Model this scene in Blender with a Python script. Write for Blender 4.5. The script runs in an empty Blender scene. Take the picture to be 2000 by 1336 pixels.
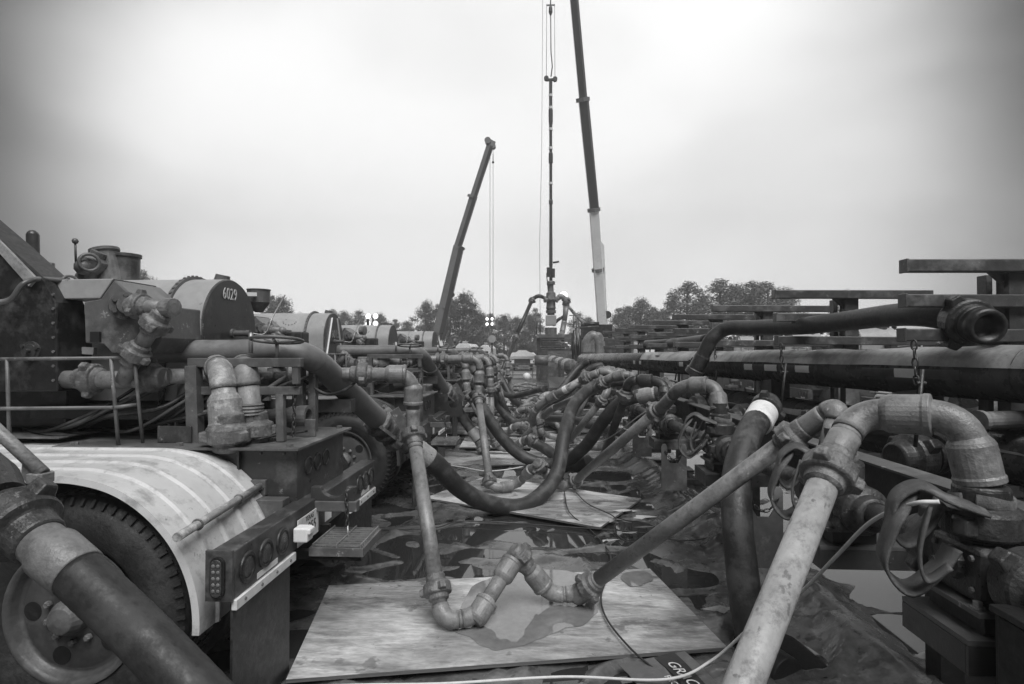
import bpy, bmesh, math, random
from mathutils import Vector as V, Matrix, noise, Quaternion
R = math.radians
random.seed(7)
S = bpy.context.scene
C = S.collection
# ---------------------------------------------------------------- camera
F = 1111.0; YAW = math.atan(60/F); PITCH = math.atan(17/F); CAM = V((0, 0, 1.8))
cd = bpy.data.cameras.new('camera'); cam = bpy.data.objects.new('camera', cd); C.objects.link(cam)
cd.sensor_width = 36; cd.lens = 36*F/2000; cd.clip_end = 3000; cd.clip_start = .05
cam.location = CAM; cam.rotation_euler = (math.pi/2+PITCH, 0, YAW)
S.camera = cam
CR = cam.rotation_euler.to_matrix()
def P(px, py, Y):
    """point at depth Y (metres down the aisle) seen at photo pixel px,py"""
    d = CR @ V(((px-1000)/F, (668-py)/F, -1)); return CAM + d*(Y/d.y)
def G(px, py, z=0):
    d = CR @ V(((px-1000)/F, (668-py)/F, -1)); return CAM + d*((z-1.8)/d.z)
# ---------------------------------------------------------------- world
W = bpy.data.worlds.new('World'); S.world = W; W.use_nodes = True
nt = W.node_tree; nt.nodes.clear(); N = nt.nodes.new; L = nt.links.new
out = N('ShaderNodeOutputWorld'); bg = N('ShaderNodeBackground'); L(bg.outputs[0], out.inputs[0])
sky = N('ShaderNodeTexSky'); sky.sky_type = 'NISHITA'; sky.sun_disc = False
sky.sun_elevation = R(58); sky.sun_rotation = R(-20)
bw = N('ShaderNodeRGBToBW'); L(sky.outputs[0], bw.inputs[0])
tc = N('ShaderNodeTexCoord')
nz = N('ShaderNodeTexNoise'); nz.inputs['Scale'].default_value = 1.9; nz.inputs['Detail'].default_value = 4; nz.inputs['Roughness'].default_value = .45; nz.inputs['Distortion'].default_value = .15
mp = N('ShaderNodeMapping'); mp.inputs['Scale'].default_value = (1, 1, 1.7); mp.inputs['Location'].default_value = (3.1, .4, 1.7)
L(tc.outputs['Generated'], mp.inputs[0]); L(mp.outputs[0], nz.inputs[0])
def mth(op, a, b=None, c=None, clamp=False):
    m = N('ShaderNodeMath'); m.operation = op; m.use_clamp = clamp
    for i, x in enumerate((a, b, c)):
        if x is None: continue
        if isinstance(x, (int, float)): m.inputs[i].default_value = x
        else: L(x, m.inputs[i])
    return m.outputs[0]
def mrange(x, a, b, c, d):
    m = N('ShaderNodeMapRange'); m.interpolation_type = 'SMOOTHERSTEP'; L(x, m.inputs[0])
    for i, v in enumerate((a, b, c, d)): m.inputs[i+1].default_value = v
    return m.outputs[0]
# brightest cloud low over the aisle, lens vignette painted into the sky around it
dt = N('ShaderNodeVectorMath'); dt.operation = 'DOT_PRODUCT'
L(tc.outputs['Generated'], dt.inputs[0])
bd = (P(1010, 550, 10)-CAM).normalized(); dt.inputs[1].default_value = bd
wob = mth('MULTIPLY_ADD', nz.outputs[0], .10, -.05)
dd = mth('ADD', dt.outputs['Value'], wob)
base = mrange(dd, .672, .89, .003, .43)
cl = mrange(nz.outputs[0], .3, .7, .88, 1.06)
cloud = mth('MULTIPLY', base, cl)
tot = mth('ADD', mth('MULTIPLY', cloud, 9.5), mth('MULTIPLY', bw.outputs[0], .015))
L(tot, bg.inputs[0]); bg.inputs[1].default_value = .1
sd = bpy.data.lights.new('sun', 'SUN'); sd.energy = 1.5; sd.angle = R(40); sd.color = (1, 1, 1)
so = bpy.data.objects.new('sun', sd); C.objects.link(so); so.rotation_euler = (R(32), 0, R(20)); so.location = (0, 0, 30)
S.view_settings.view_transform = 'Standard'; S.view_settings.look = 'None'; S.view_settings.exposure = 1.5; S.view_settings.gamma = 1
# ---------------------------------------------------------------- materials
def mat(name, col, rough=.5, var=.25, scale=6, bump=.15, bscale=60, metal=0, dirt=None, dirtcol=.5, stretch=None, spec=.5, wet=0, emit=0, chips=0, chipcol=.5, spots=0):
    m = bpy.data.materials.new(name); m.use_nodes = True; t = m.node_tree; b = t.nodes['Principled BSDF']
    n = t.nodes.new; l = t.links.new
    b.inputs['Metallic'].default_value = metal; b.inputs['Specular IOR Level'].default_value = spec
    if emit:
        b.inputs['Emission Color'].default_value = (1, 1, 1, 1); b.inputs['Emission Strength'].default_value = emit
    co = n('ShaderNodeTexCoord'); mpn = n('ShaderNodeMapping'); l(co.outputs['Object'], mpn.inputs[0])
    if stretch: mpn.inputs['Scale'].default_value = stretch
    def tex(s, d=4, r=.6, src=mpn.outputs[0]):
        x = n('ShaderNodeTexNoise'); x.inputs['Scale'].default_value = s; x.inputs['Detail'].default_value = d; x.inputs['Roughness'].default_value = r; l(src, x.inputs[0]); return x.outputs[0]
    def ramp(x, a, b_, lo, hi):
        q = n('ShaderNodeMapRange'); l(x, q.inputs[0])
        for i, v in enumerate((a, b_, lo, hi)): q.inputs[i+1].default_value = v
        return q.outputs[0]
    def mix(f, a, c):
        q = n('ShaderNodeMix'); q.data_type = 'FLOAT'; l(f, q.inputs[0])
        for i, v in ((2, a), (3, c)):
            if isinstance(v, (int, float)): q.inputs[i].default_value = v
            else: l(v, q.inputs[i])
        return q.outputs[0]
    n1 = tex(scale); n2 = tex(scale*7.3, 3)
    c = ramp(n1, .3, .7, col*(1-var), col*(1+var))
    c2 = n('ShaderNodeMath'); c2.operation = 'MULTIPLY'; l(c, c2.inputs[0]); l(ramp(n2, .3, .7, 1-var*.6, 1+var*.6), c2.inputs[1]); c = c2.outputs[0]
    rgh = ramp(n2, .3, .7, max(.02, rough*.75), min(1, rough*1.25))
    if dirt:
        d = ramp(tex(dirt, 6, .7), .5, .66, 0, 1); c = mix(d, c, dirtcol); rgh = mix(d, rgh, min(1, rough+.25))
    if chips:
        d = ramp(tex(chips, 8, .75, co.outputs['Object']), .63, .66, 0, 1); c = mix(d, c, chipcol)
    if spots:
        d = ramp(tex(spots, 4, .6, co.outputs['Object']), .60, .64, 0, .75); c = mix(d, c, col*.35)
    if wet:
        d = ramp(tex(wet, 3, .5, co.outputs['Object']), .47, .55, 0, 1); rgh = mix(d, rgh, .05)
        w = n('ShaderNodeMath'); w.operation = 'MULTIPLY'; l(c, w.inputs[0]); w.inputs[1].default_value = .62; c = mix(d, c, w.outputs[0])
    cc = n('ShaderNodeCombineColor'); [l(c, cc.inputs[i]) for i in range(3)]
    l(cc.outputs[0], b.inputs['Base Color']); l(rgh, b.inputs['Roughness'])
    if bump:
        bp = n('ShaderNodeBump'); bp.inputs['Strength'].default_value = bump; bp.inputs['Distance'].default_value = .01
        l(tex(bscale, 4, .6), bp.inputs['Height']); l(bp.outputs[0], b.inputs['Normal'])
    return m
M = dict(
 truck=mat('truck_paint', .045, .36, .3, 3, .12, 90, dirt=4, dirtcol=.13, chips=9, chipcol=.2),
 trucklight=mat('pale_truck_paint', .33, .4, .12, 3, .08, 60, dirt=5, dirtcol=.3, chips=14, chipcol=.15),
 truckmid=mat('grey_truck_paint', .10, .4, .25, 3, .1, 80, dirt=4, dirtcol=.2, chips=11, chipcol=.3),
 deck=mat('deck_plate', .13, .5, .35, 5, .3, 120, dirt=5, dirtcol=.22),
 dark=mat('dark_steel', .015, .4, .3, 4, .15, 80, dirt=6, dirtcol=.06),
 black=mat('black_void', .012, .6, .2, 4, .1, 40),  # flat black, also painted for the shade in holes and gaps
 iron=mat('treating_iron', .18, .34, .42, 5, .3, 110, dirt=9, dirtcol=.22, chips=25, chipcol=.3),
 irondark=mat('dark_iron', .038, .34, .4, 8, .35, 100, dirt=9, dirtcol=.075, chips=22, chipcol=.15),
 ironpale=mat('pale_iron', .34, .4, .18, 6, .25, 90, dirt=14, dirtcol=.16, spots=16),
 rustpale=mat('scuffed_elbow', .23, .42, .3, 10, .35, 90, dirt=16, dirtcol=.5),
 nut=mat('wing_nut_cast', .11, .45, .3, 14, .6, 70, dirt=16, dirtcol=.24),
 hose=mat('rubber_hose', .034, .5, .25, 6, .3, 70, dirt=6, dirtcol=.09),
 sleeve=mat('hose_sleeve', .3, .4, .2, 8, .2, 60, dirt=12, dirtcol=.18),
 white=mat('white_paint', .75, .4, .06, 4, .04, 40, dirt=9, dirtcol=.55),
 tape=mat('white_tape', .8, .35, .05, 9, .02, 40),
 fender=mat('white_plastic_fender', .55, .38, .07, 3, .05, 30, dirt=7, dirtcol=.32, chips=12, chipcol=.25),
 tyre=mat('tyre_rubber', .022, .55, .3, 9, .3, 60, dirt=8, dirtcol=.045),
 rim=mat('painted_rim', .07, .4, .2, 4, .15, 60, dirt=6, dirtcol=.12),
 ply=mat('plywood', .47, .5, .4, 3.6, .5, 26, stretch=(.6, 2.4, 3), dirt=2.0, dirtcol=.15, wet=1.1, spots=3.8, chips=7, chipcol=.2),
 plyedge=mat('plywood_edge', .13, .7, .4, 8, .4, 60, stretch=(.2, .2, 14)),
 tarp=mat('wet_liner', .095, .17, .5, 2.2, .35, 16, dirt=1.7, dirtcol=.12, spots=9),
 felt=mat('felt_strip', .1, .4, .2, 6, .2, 90, dirt=8, dirtcol=.16),
 ink=mat('printed_ink', .6, .5, .2, 60, 0, 40),
 inkdark=mat('dark_ink', .02, .5, .1, 60, 0, 40),
 lens=mat('lamp_lens', .06, .12, .3, 80, .5, 160),
 chain=mat('chain_steel', .05, .4, .3, 30, .2, 90, metal=.3),
 strap=mat('web_strap', .075, .7, .35, 14, .5, 240, dirt=12, dirtcol=.17),
 rack=mat('rack_tube', .06, .38, .25, 4, .12, 90, dirt=5, dirtcol=.15, chips=10, chipcol=.26),
 pipe=mat('manifold_pipe', .022, .24, .35, 2.5, .1, 60, dirt=3, dirtcol=.05),
 film=mat('plastic_film', .24, .35, .3, 3, .7, 9, dirt=4, dirtcol=.15),
 galv=mat('galvanised', .3, .35, .25, 20, .1, 80, metal=.5),
 cord=mat('white_cord', .6, .6, .1, 30, .1, 90),
 cable=mat('black_cable', .03, .5, .2, 30, .1, 90),
 boomdark=mat('boom_dark', .035, .4, .2, 1, .05, 20),
 boomlight=mat('boom_light', .85, .4, .1, 1, .05, 20),
 boommid=mat('boom_grey', .17, .4, .15, 1, .05, 20),
 bark=mat('bark', .09, .9, .3, 4, .3, 20),
 leaf=mat('foliage', .075, .6, .5, .9, 0, 10),
 leafb=mat('foliage_pale', .11, .6, .45, .9, 0, 10),
 ground=mat('gravel_ground', .19, .8, .25, .35, .3, 8, dirt=.12, dirtcol=.1, wet=.06),
 lamp=mat('lamp_glow', .8, .5, 0, 1, 0, 1, emit=.9),
 glass=mat('dark_glass', .02, .06, .1, 4, 0, 10),
 film2=mat('soaked_ply_film', .17, .035, .2, 3, .02, 3, spec=1.0),
 suction=mat('welded_suction_pipe', .15, .42, .2, 3, .12, 80, dirt=4, dirtcol=.2),
 hosenear=mat('vignette_dark_rubber', .022, .55, .25, 6, .1, 90, dirt=6, dirtcol=.045),  # darker copy of the hose rubber, corner vignette put into its colour
 sleevenear=mat('vignette_dark_sleeve', .17, .4, .2, 8, .3, 60, dirt=10, dirtcol=.09),  # sleeve tone lowered, lens darkening of the corner painted in
 canvas=mat('canvas', .5, .6, .1, 1, .05, 10),
)
# water
w = bpy.data.materials.new('puddle_water'); w.use_nodes = True; b = w.node_tree.nodes['Principled BSDF']
b.inputs['Base Color'].default_value = (.03, .03, .03, 1); b.inputs['Roughness'].default_value = .03; b.inputs['IOR'].default_value = 1.45
b.inputs['Specular IOR Level'].default_value = .9
M['water'] = w
n_ = w.node_tree.nodes.new('ShaderNodeTexNoise'); n_.inputs['Scale'].default_value = 9
b_ = w.node_tree.nodes.new('ShaderNodeBump'); b_.inputs['Strength'].default_value = .03; b_.inputs['Distance'].default_value = .02
w.node_tree.links.new(n_.outputs[0], b_.inputs['Height']); w.node_tree.links.new(b_.outputs[0], b.inputs['Normal'])
# ---------------------------------------------------------------- mesh helpers
def frame(d):
    d = d.normalized(); up = V((0, 0, 1)) if abs(d.z) < .95 else V((0, 1, 0))
    x = d.cross(up).normalized(); return x, x.cross(d).normalized() if False else d.cross(x).normalized()*-1
class MB:
    def __init__(s): s.v = []; s.f = []; s.sm = []
    def add(s, vs, fs, smooth=False):
        o = len(s.v); s.v += [V(x) for x in vs]; s.f += [tuple(i+o for i in f) for f in fs]; s.sm += [smooth]*len(fs); return s
    def box(s, x0, x1, y0, y1, z0, z1):
        vs = [(x, y, z) for z in (z0, z1) for y in (y0, y1) for x in (x0, x1)]
        return s.add(vs, [(0, 2, 3, 1), (4, 5, 7, 6), (0, 1, 5, 4), (2, 6, 7, 3), (0, 4, 6, 2), (1, 3, 7, 5)])
    def bar(s, p, q, w=.05, h=None, up=None):
        p = V(p); q = V(q); h = h or w; d = (q-p).normalized()
        u = V(up) if up else (V((0, 0, 1)) if abs(d.z) < .95 else V((0, 1, 0)))
        a = d.cross(u).normalized()*w/2; b = a.cross(d).normalized()*h/2
        vs = [c+i*a+j*b for c in (p, q) for j in (-1, 1) for i in (-1, 1)]
        return s.add(vs, [(0, 1, 3, 2), (4, 6, 7, 5), (0, 4, 5, 1), (2, 3, 7, 6), (0, 2, 6, 4), (1, 5, 7, 3)])
    def tube(s, pts, r, n=14, cap=True, smooth=True):
        pts = [V(p) for p in pts]; m = len(pts); rs = r if isinstance(r, (list, tuple)) else [r]*m
        t0 = (pts[1]-pts[0]).normalized(); up = V((0, 0, 1)) if abs(t0.z) < .9 else V((0, 1, 0))
        a = t0.cross(up).normalized(); vs = []
        for i, p in enumerate(pts):
            t = (pts[min(i+1, m-1)]-pts[max(i-1, 0)]).normalized()
            a = (a-t*a.dot(t)).normalized(); b = t.cross(a)
            for k in range(n):
                an = 2*math.pi*k/n; vs.append(p+(a*math.cos(an)+b*math.sin(an))*rs[i])
        fs = [(i*n+k, i*n+(k+1) % n, (i+1)*n+(k+1) % n, (i+1)*n+k) for i in range(m-1) for k in range(n)]
        s.add(vs, fs, smooth)
        if cap:
            o = len(s.v)-m*n
            s.f += [tuple(o+k for k in reversed(range(n))), tuple(o+(m-1)*n+k for k in range(n))]; s.sm += [False]*2
        return s
    def lathe(s, o, d, prof, n=20, smooth=False, caps=True):
        """prof: list of (t along d, radius)"""
        o = V(o); d = V(d).normalized(); up = V((0, 0, 1)) if abs(d.z) < .9 else V((0, 1, 0)); a = d.cross(up).normalized(); b = d.cross(a)
        vs = []
        for t, r in prof:
            for k in range(n):
                an = 2*math.pi*k/n; vs.append(o+d*t+(a*math.cos(an)+b*math.sin(an))*r)
        m = len(prof)
        fs = [(i*n+k, i*n+(k+1) % n, (i+1)*n+(k+1) % n, (i+1)*n+k) for i in range(m-1) for k in range(n)]
        s.add(vs, fs, smooth); oo = len(s.v)-m*n
        if not caps: return s
        s.f += [tuple(oo+k for k in range(n)), tuple(oo+(m-1)*n+k for k in range(n))]; s.sm += [False]*2
        return s
    def ring(s, c, nrm, R_, r, n=24, k=8, a0=0, a1=2*math.pi):
        nrm = V(nrm).normalized(); up = V((0, 0, 1)) if abs(nrm.z) < .9 else V((0, 1, 0)); a = nrm.cross(up).normalized(); b = nrm.cross(a); c = V(c)
        full = abs(a1-a0-2*math.pi) < 1e-4; m = n if full else n+1; vs = []
        for i in range(m):
            an = a0+(a1-a0)*i/n; e = a*math.cos(an)+b*math.sin(an)
            for j in range(k):
                q = 2*math.pi*j/k; vs.append(c+e*(R_+r*math.cos(q))+nrm*r*math.sin(q))
        fs = [(i*k+j, ((i+1) % m)*k+j, ((i+1) % m)*k+(j+1) % k, i*k+(j+1) % k) for i in range(n) for j in range(k)]
        return s.add(vs, fs, True)
    def prism(s, poly, d):
        """closed polygon of 3d points extruded by vector d"""
        n = len(poly); d = V(d); vs = [V(p) for p in poly]+[V(p)+d for p in poly]
        return s.add(vs, [tuple(range(n)), tuple(range(2*n-1, n-1, -1))]+[(i, i+n, (i+1) % n+n, (i+1) % n) for i in range(n)])
    def sphere(s, c, r, n=10):
        m = n//2; prof = [(-r*math.cos(math.pi*i/m), max(.0005, r*math.sin(math.pi*i/m))) for i in range(m+1)]
        return s.lathe(c, (0, 0, 1), prof, n, True)
    def mesh(s, name, m, off=V((0, 0, 0))):
        me = bpy.data.meshes.new(name); me.from_pydata([tuple(v-off) for v in s.v], [], s.f)
        me.polygons.foreach_set('use_smooth', s.sm)
        bm = bmesh.new(); bm.from_mesh(me); bmesh.ops.recalc_face_normals(bm, faces=bm.faces); bm.to_mesh(me); bm.free()
        me.materials.append(M[m] if isinstance(m, str) else m); me.update(); return me
    def build(s, name, m, parent=None, bevel=0, label=None):
        root = parent
        while root is not None and root.parent: root = root.parent
        off = root.location if root else V((0, 0, 0))
        o = bpy.data.objects.new(name, s.mesh(name, m, off)); C.objects.link(o); o.parent = parent
        if bevel:
            md = o.modifiers.new('bevel', 'BEVEL'); md.width = bevel; md.segments = 2; md.limit_method = 'ANGLE'; md.angle_limit = R(40)
        if label: o['label'] = label
        return o
def thing(name, label, cat, loc=(0, 0, 0), group=None):
    o = bpy.data.objects.new(name, None); o.empty_display_size = .1; C.objects.link(o); o.location = loc
    o['label'] = label; o['category'] = cat
    if group: o['group'] = group
    return o
def tag(o, label, cat, group=None):
    o['label'] = label; o['category'] = cat
    if group: o['group'] = group
    return o
def struct(o): o['kind'] = 'structure'; return o
def stuff(o): o['kind'] = 'stuff'; return o
def kids(o): return [c for c in o.children]
def dup(o, loc=None, rotz=0, parent=None, label=None, group=None, skip=()):
    c = o.copy(); C.objects.link(c); c.parent = parent
    if loc is not None: c.location = loc; c.rotation_euler = (0, 0, rotz)
    if label: c['label'] = label
    if group: c['group'] = group
    for ch in kids(o):
        if ch.name.split('.')[0] in skip: continue
        dup(ch, parent=c, skip=skip)
    return c
def text(name, body, loc, xdir, updir, size, m, parent=None, thick=.002, bold=0, shear=0, spacing=1.0, xs=1.0):
    cu = bpy.data.curves.new(name, 'FONT'); cu.body = body; cu.size = size; cu.extrude = thick; cu.align_x = 'CENTER'; cu.align_y = 'CENTER'; cu.offset = bold; cu.shear = shear; cu.space_character = spacing
    t = bpy.data.objects.new(name+'_tmp', cu); C.objects.link(t)
    dg = bpy.context.evaluated_depsgraph_get(); me = bpy.data.meshes.new_from_object(t.evaluated_get(dg)); bpy.data.objects.remove(t)
    x = V(xdir).normalized(); z = x.cross(V(updir)).normalized(); y = z.cross(x)
    root = parent
    while root is not None and root.parent: root = root.parent
    off = root.location if root else V((0, 0, 0))
    mm = Matrix.Translation(V(loc)-off) @ Matrix((x*xs, y, z)).transposed().to_4x4(); me.transform(mm)
    me.materials.clear(); me.materials.append(M[m]); o = bpy.data.objects.new(name, me); C.objects.link(o); o.parent = parent; return o
def crom(pts, n=8):
    pts = [V(p) for p in pts]; q = [pts[0]*2-pts[1]]+pts+[pts[-1]*2-pts[-2]]; o = []
    for i in range(1, len(q)-2):
        a, b, c, d = q[i-1:i+3]
        for k in range(n):
            t = k/n; o.append(.5*((2*b)+(c-a)*t+(2*a-5*b+4*c-d)*t*t+(3*b-a-3*c+d)*t**3))
    return o+[pts[-1]]
# ---------------------------------------------------------------- iron fittings
def union(c, d, r, parent, m='nut', name='wing_union', rot=0):
    """hammer union: threaded sub, nut with three hammer lugs"""
    c = V(c); d = V(d).normalized(); b = MB()
    b.lathe(c, d, [(-1.9*r, r*1.02), (-1.8*r, r*1.22), (-.95*r, r*1.26), (-.85*r, r*1.45), (-.72*r, r*1.7), (-.55*r, r*1.78), (.5*r, r*1.78), (.66*r, r*1.66), (.68*r, r*1.34), (1.2*r, r*1.28), (1.45*r, r*1.02)], 28)
    up = V((0, 0, 1)) if abs(d.z) < .9 else V((0, 1, 0)); a = d.cross(up).normalized(); e = d.cross(a)
    for k in range(3):
        an = rot+.5+k*2.094; u = a*math.cos(an)+e*math.sin(an); w_ = d.cross(u)
        p0 = c+u*r*1.55; p1 = c+u*r*2.28
        vs = []
        for p, ww, hh in ((p0, .6, .5), (p1, .36, .4)):
            for i, j in ((-1, -1), (1, -1), (1, 1), (-1, 1)): vs.append(p+w_*ww*r*i+d*hh*r*j)
        b.add(vs, [(0, 1, 2, 3), (7, 6, 5, 4)]+[(i, (i+1) % 4, (i+1) % 4+4, i+4) for i in range(4)])
    return b.build(name, m, parent, bevel=r*.12)
def collar(c, d, r, parent, m='iron', ln=2.7):
    """swivel sleeve with ball plugs"""
    c = V(c); d = V(d).normalized(); b = MB(); h = ln*r/2
    b.lathe(c, d, [(-h-.4*r, r*1.0), (-h, r*1.3), (-h+.25*r, r*1.4), (h-.5*r, r*1.4), (h-.35*r, r*1.48), (h, r*1.46), (h+.12*r, r*1.02)], 26)
    o = b.build('swivel_sleeve', m, parent, bevel=r*.05)
    a = d.orthogonal().normalized(); e = d.cross(a); q = MB()
    for k in range(8):
        u = a*math.cos(k*.785)+e*math.sin(k*.785)
        q.lathe(c+u*r*1.36+d*r*(.5 if k % 2 else -.7), u, [(0, r*.13), (r*.05, r*.13), (r*.052, r*.08)], 8)
    stuff(q.build('ball_plug', m, o)); return o
def band(c, d, r, parent, m='sleeve', ln=.5):
    c = V(c); d = V(d).normalized()
    return MB().lathe(c-d*ln*r/2, d, [(0, r*1.01), (0.01, r*1.05), (ln*r-.01, r*1.05), (ln*r, r*1.01)], 20).build('identity_band', m, parent)
def iron(name, label, cat, pts, r=.05, fits=(), m='iron', group=None, Rr=None, em=None, um='nut'):
    """pts: corner points; fits: (kind, segment, t)"""
    pts = [V(p) for p in pts]; t = thing(name, label, cat, (pts[0].x, pts[0].y, 0), group)
    Rr = Rr or r*3; n = len(pts); cut = [0]*n
    for i in range(1, n-1): cut[i] = min(Rr, .45*(pts[i]-pts[i-1]).length, .45*(pts[i+1]-pts[i]).length)
    for i in range(n-1):
        d = (pts[i+1]-pts[i]).normalized(); a = pts[i]+d*cut[i]; b = pts[i+1]-d*cut[i+1]
        if (b-a).length > r*.3: MB().tube([a, b], r, 18).build('straight_pipe', m, t)
    for i in range(1, n-1):
        a = pts[i]+(pts[i-1]-pts[i]).normalized()*cut[i]; b = pts[i]+(pts[i+1]-pts[i]).normalized()*cut[i]
        cr = [a*(1-k/9)**2+pts[i]*2*(k/9)*(1-k/9)+b*(k/9)**2 for k in range(10)]
        MB().tube(cr, r*1.09, 18).build('elbow', em or m, t)
    for f in fits:
        k, i, tt = f[:3]; p = pts[i].lerp(pts[i+1], tt); d = pts[i+1]-pts[i]
        if k == 'u': union(p, d, r, t, um, rot=i)
        elif k == 'U': union(p, -d, r, t, um, rot=i)
        elif k == 'c': collar(p, d, r, t, em or m)
        elif k == 'b': band(p, d, r, t)
        elif k == 'w': band(p, d, r, t, 'tape', 1.3)
    return t
def hose(name, label, cat, pts, r=.1, group=None, ends='', m='hose', sm='sleeve', corr=True, r2=None):
    pts = [V(p) for p in pts]; t = thing(name, label, cat, (pts[0].x, pts[0].y, 0), group)
    c = crom(pts, 14); rs = [(r+((r2 or r)-r)*i/len(c))*(1+(.012 if i % 2 else 0)) for i in range(len(c))]
    MB().tube(c, rs, 20).build('hose_body', m, t)
    for k, (i, j) in (('a', (0, 1)), ('b', (-1, -2))):
        if k in ends:
            d = (c[i]-c[j]).normalized(); p = c[i]
            MB().lathe(p-d*r*2.6, d, [(0, r*1.0), (.02*r, r*1.07), (2.3*r, r*1.07), (2.5*r, r*.95), (3.4*r, r*.92)], 24, False).build('hose_sleeve', sm, t)
            union(p+d*r*1.6, d, r*.85, t)
    return t
def chain(p, q, sag, ln, parent, wire=None):
    p = V(p); q = V(q); n = max(2, int((p-q).length*1.1/ln)); b = MB(); wire = wire or ln*.16
    pts = [p.lerp(q, i/n)-V((0, 0, sag*4*(i/n)*(1-i/n))) for i in range(n+1)]
    for i in range(n):
        a, c = pts[i], pts[i+1]; d = (c-a).normalized(); s1 = d.orthogonal().normalized(); s2 = d.cross(s1); u = s1 if i % 2 else s2
        path = []; mid = (a+c)/2
        for k in range(9):
            an = 2*math.pi*k/8; path.append(mid+d*math.cos(an)*ln*.62+u*math.sin(an)*ln*.3)
        b.tube(path, wire, 5, False)
    return stuff(b.build('chain', 'chain', parent))
# ---------------------------------------------------------------- ground
def nz2(x, y, s, o=0): return noise.noise(V((x*s+o, y*s-o, o*.7)))
PUD = [(-.72, 5.55, .28, .3), (.0, 5.45, .5, .22), (-.55, 5.0, .3, .12), (-.95, 4.85, .3, .14), (.55, 5.0, .45, .12), (.95, 5.7, .3, .3), (-.2, 8.4, .6, .25), (-1.1, 9.9, .5, .4), (.9, 8.2, .4, .4), (1.0, 4.5, .3, .15), (-.4, 2.75, .5, .1), (.3, 5.9, .5, .15)]
def berm_x(Y):
    return 1.36+.085*max(0, 10.2-Y)+.06*math.sin(Y*1.7)
def gh(x, y):
    h = .014+.030*nz2(x, y, 1.3, 3)+.011*nz2(x, y, 4.2, 9)
    r = abs(nz2(x*.75+y*.35, y*1.25-x*.3, 1.6, 20)); h += .038*max(0, 1-r*9)                 # tarp folds
    r = abs(nz2(x*1.4-y*.5, y*.7, 1.1, 41)); h += .030*max(0, 1-r*12)
    for px_, py_, sx_, sy_ in PUD:
        e_ = ((x-px_)/sx_)**2+((y-py_)/sy_)**2
        if e_ < 4: h = h*(1-math.exp(-e_*e_))-.012*math.exp(-e_*e_)
    if y < 14:
        d = x-berm_x(y); k = min(1, (14-y)/3)
        w = .20+.05*nz2(x, y, 1.5, 5)
        b = math.exp(-(d/w)**2)*(.135+.02*nz2(x, y, 5, 2)); h += b*k
        if d > .1: h -= .05*min(1, (d-.1)*3)*k*(.8+.7*nz2(x, y, .9, 12))
    return h
xs = [-9+.25*i for i in range(16)]+[-5+.05*i for i in range(200)]+[5+.3*i for i in range(18)]
ys = []; y = .7
while y < 26: ys.append(y); y += max(.022, .0062*y)
b = MB(); b.v = [V((x, y, gh(x, y))) for y in ys for x in xs]; nx = len(xs)
b.f = [(j*nx+i, j*nx+i+1, (j+1)*nx+i+1, (j+1)*nx+i) for j in range(len(ys)-1) for i in range(nx-1)]; b.sm = [True]*len(b.f)
struct(b.build('liner_ground', 'tarp'))
struct(MB().add([(-900, -60, -.07), (900, -60, -.07), (900, 1500, -.07), (-900, 1500, -.07)], [(0, 1, 2, 3)]).build('gravel_ground', 'ground'))
b = MB(); b.v = []; 
struct(MB().add([(-6, .5, .015), (9, .5, .015), (9, 25, .015), (-6, 25, .015)], [(0, 1, 2, 3)]).build('puddle_water', 'water'))
# ---------------------------------------------------------------- plywood
def board(cx, cy, rot, w=2.44, d=1.22, z=.055, label='', tilt=0, und=.012, grp='plywood walkway sheets on the liner'):
    t = thing('plywood_sheet', label, 'plywood', (cx, cy, z), grp)
    q = MB(); n = 14; e = Matrix.Rotation(R(rot), 3, 'Z'); vs = []
    for k in (0, 1):
        for j in range(5):
            for i in range(n+1):
                u = (i/n-.5)*w; v = (j/4-.5)*d
                p = e @ V((u, v, 0)); p.z = und*nz2(cx+u*.6, cy+v, 1.1, 30)+(0 if k else -.02)+tilt*v; vs.append(p+V((cx, cy, z)))
    m = 5*(n+1); f = []
    for j in range(4):
        for i in range(n):
            a = j*(n+1)+i; f.append((a+m, a+1+m, a+n+2+m, a+n+1+m)); f.append((a, a+n+1, a+n+2, a+1))
    q.add(vs, f); q.build('face_veneer', 'ply', t)
    q = MB(); f = []
    for i in range(n): f += [(i, i+1, i+1+m, i+m), (4*(n+1)+i+1, 4*(n+1)+i, 4*(n+1)+i+m, 4*(n+1)+i+1+m)]
    for j in range(4):
        a = j*(n+1); c = a+n+1; f += [(c, a, a+m, c+m), (a+n, c+n, c+n+m, a+n+m)]
    q.add([v*1 for v in vs], f); q.build('edge_ply', 'plyedge', t)
    return t
board(-.25, 3.765, 10.7, 2.46, 1.21, .075, 'nearest big wet plywood sheet under the front pipe elbows', 0, .002)
def film(poly, nm='puddle_water'):
    pts = crom([G(x, y, .0785) for x, y in poly+poly[:2]], 6)[:-6]; n = len(pts); pts = [p+V((nz2(p.x, p.y, 9, 2), nz2(p.x, p.y, 9, 7), 0))*.035 for p in pts]
    for p in pts: p.z = .0785
    c = sum(pts, V((0, 0, 0)))/n
    struct(MB().add(pts+[c], [(i, (i+1) % n, n) for i in range(n)]).build(nm, 'film2'))
film([(930, 1140), (1000, 1118), (1090, 1112), (1150, 1130), (1165, 1180), (1150, 1215), (1085, 1235), (1010, 1262), (960, 1270), (915, 1245), (880, 1225), (900, 1180)])
film([(1215, 1120), (1260, 1115), (1275, 1135), (1230, 1145)])

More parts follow.
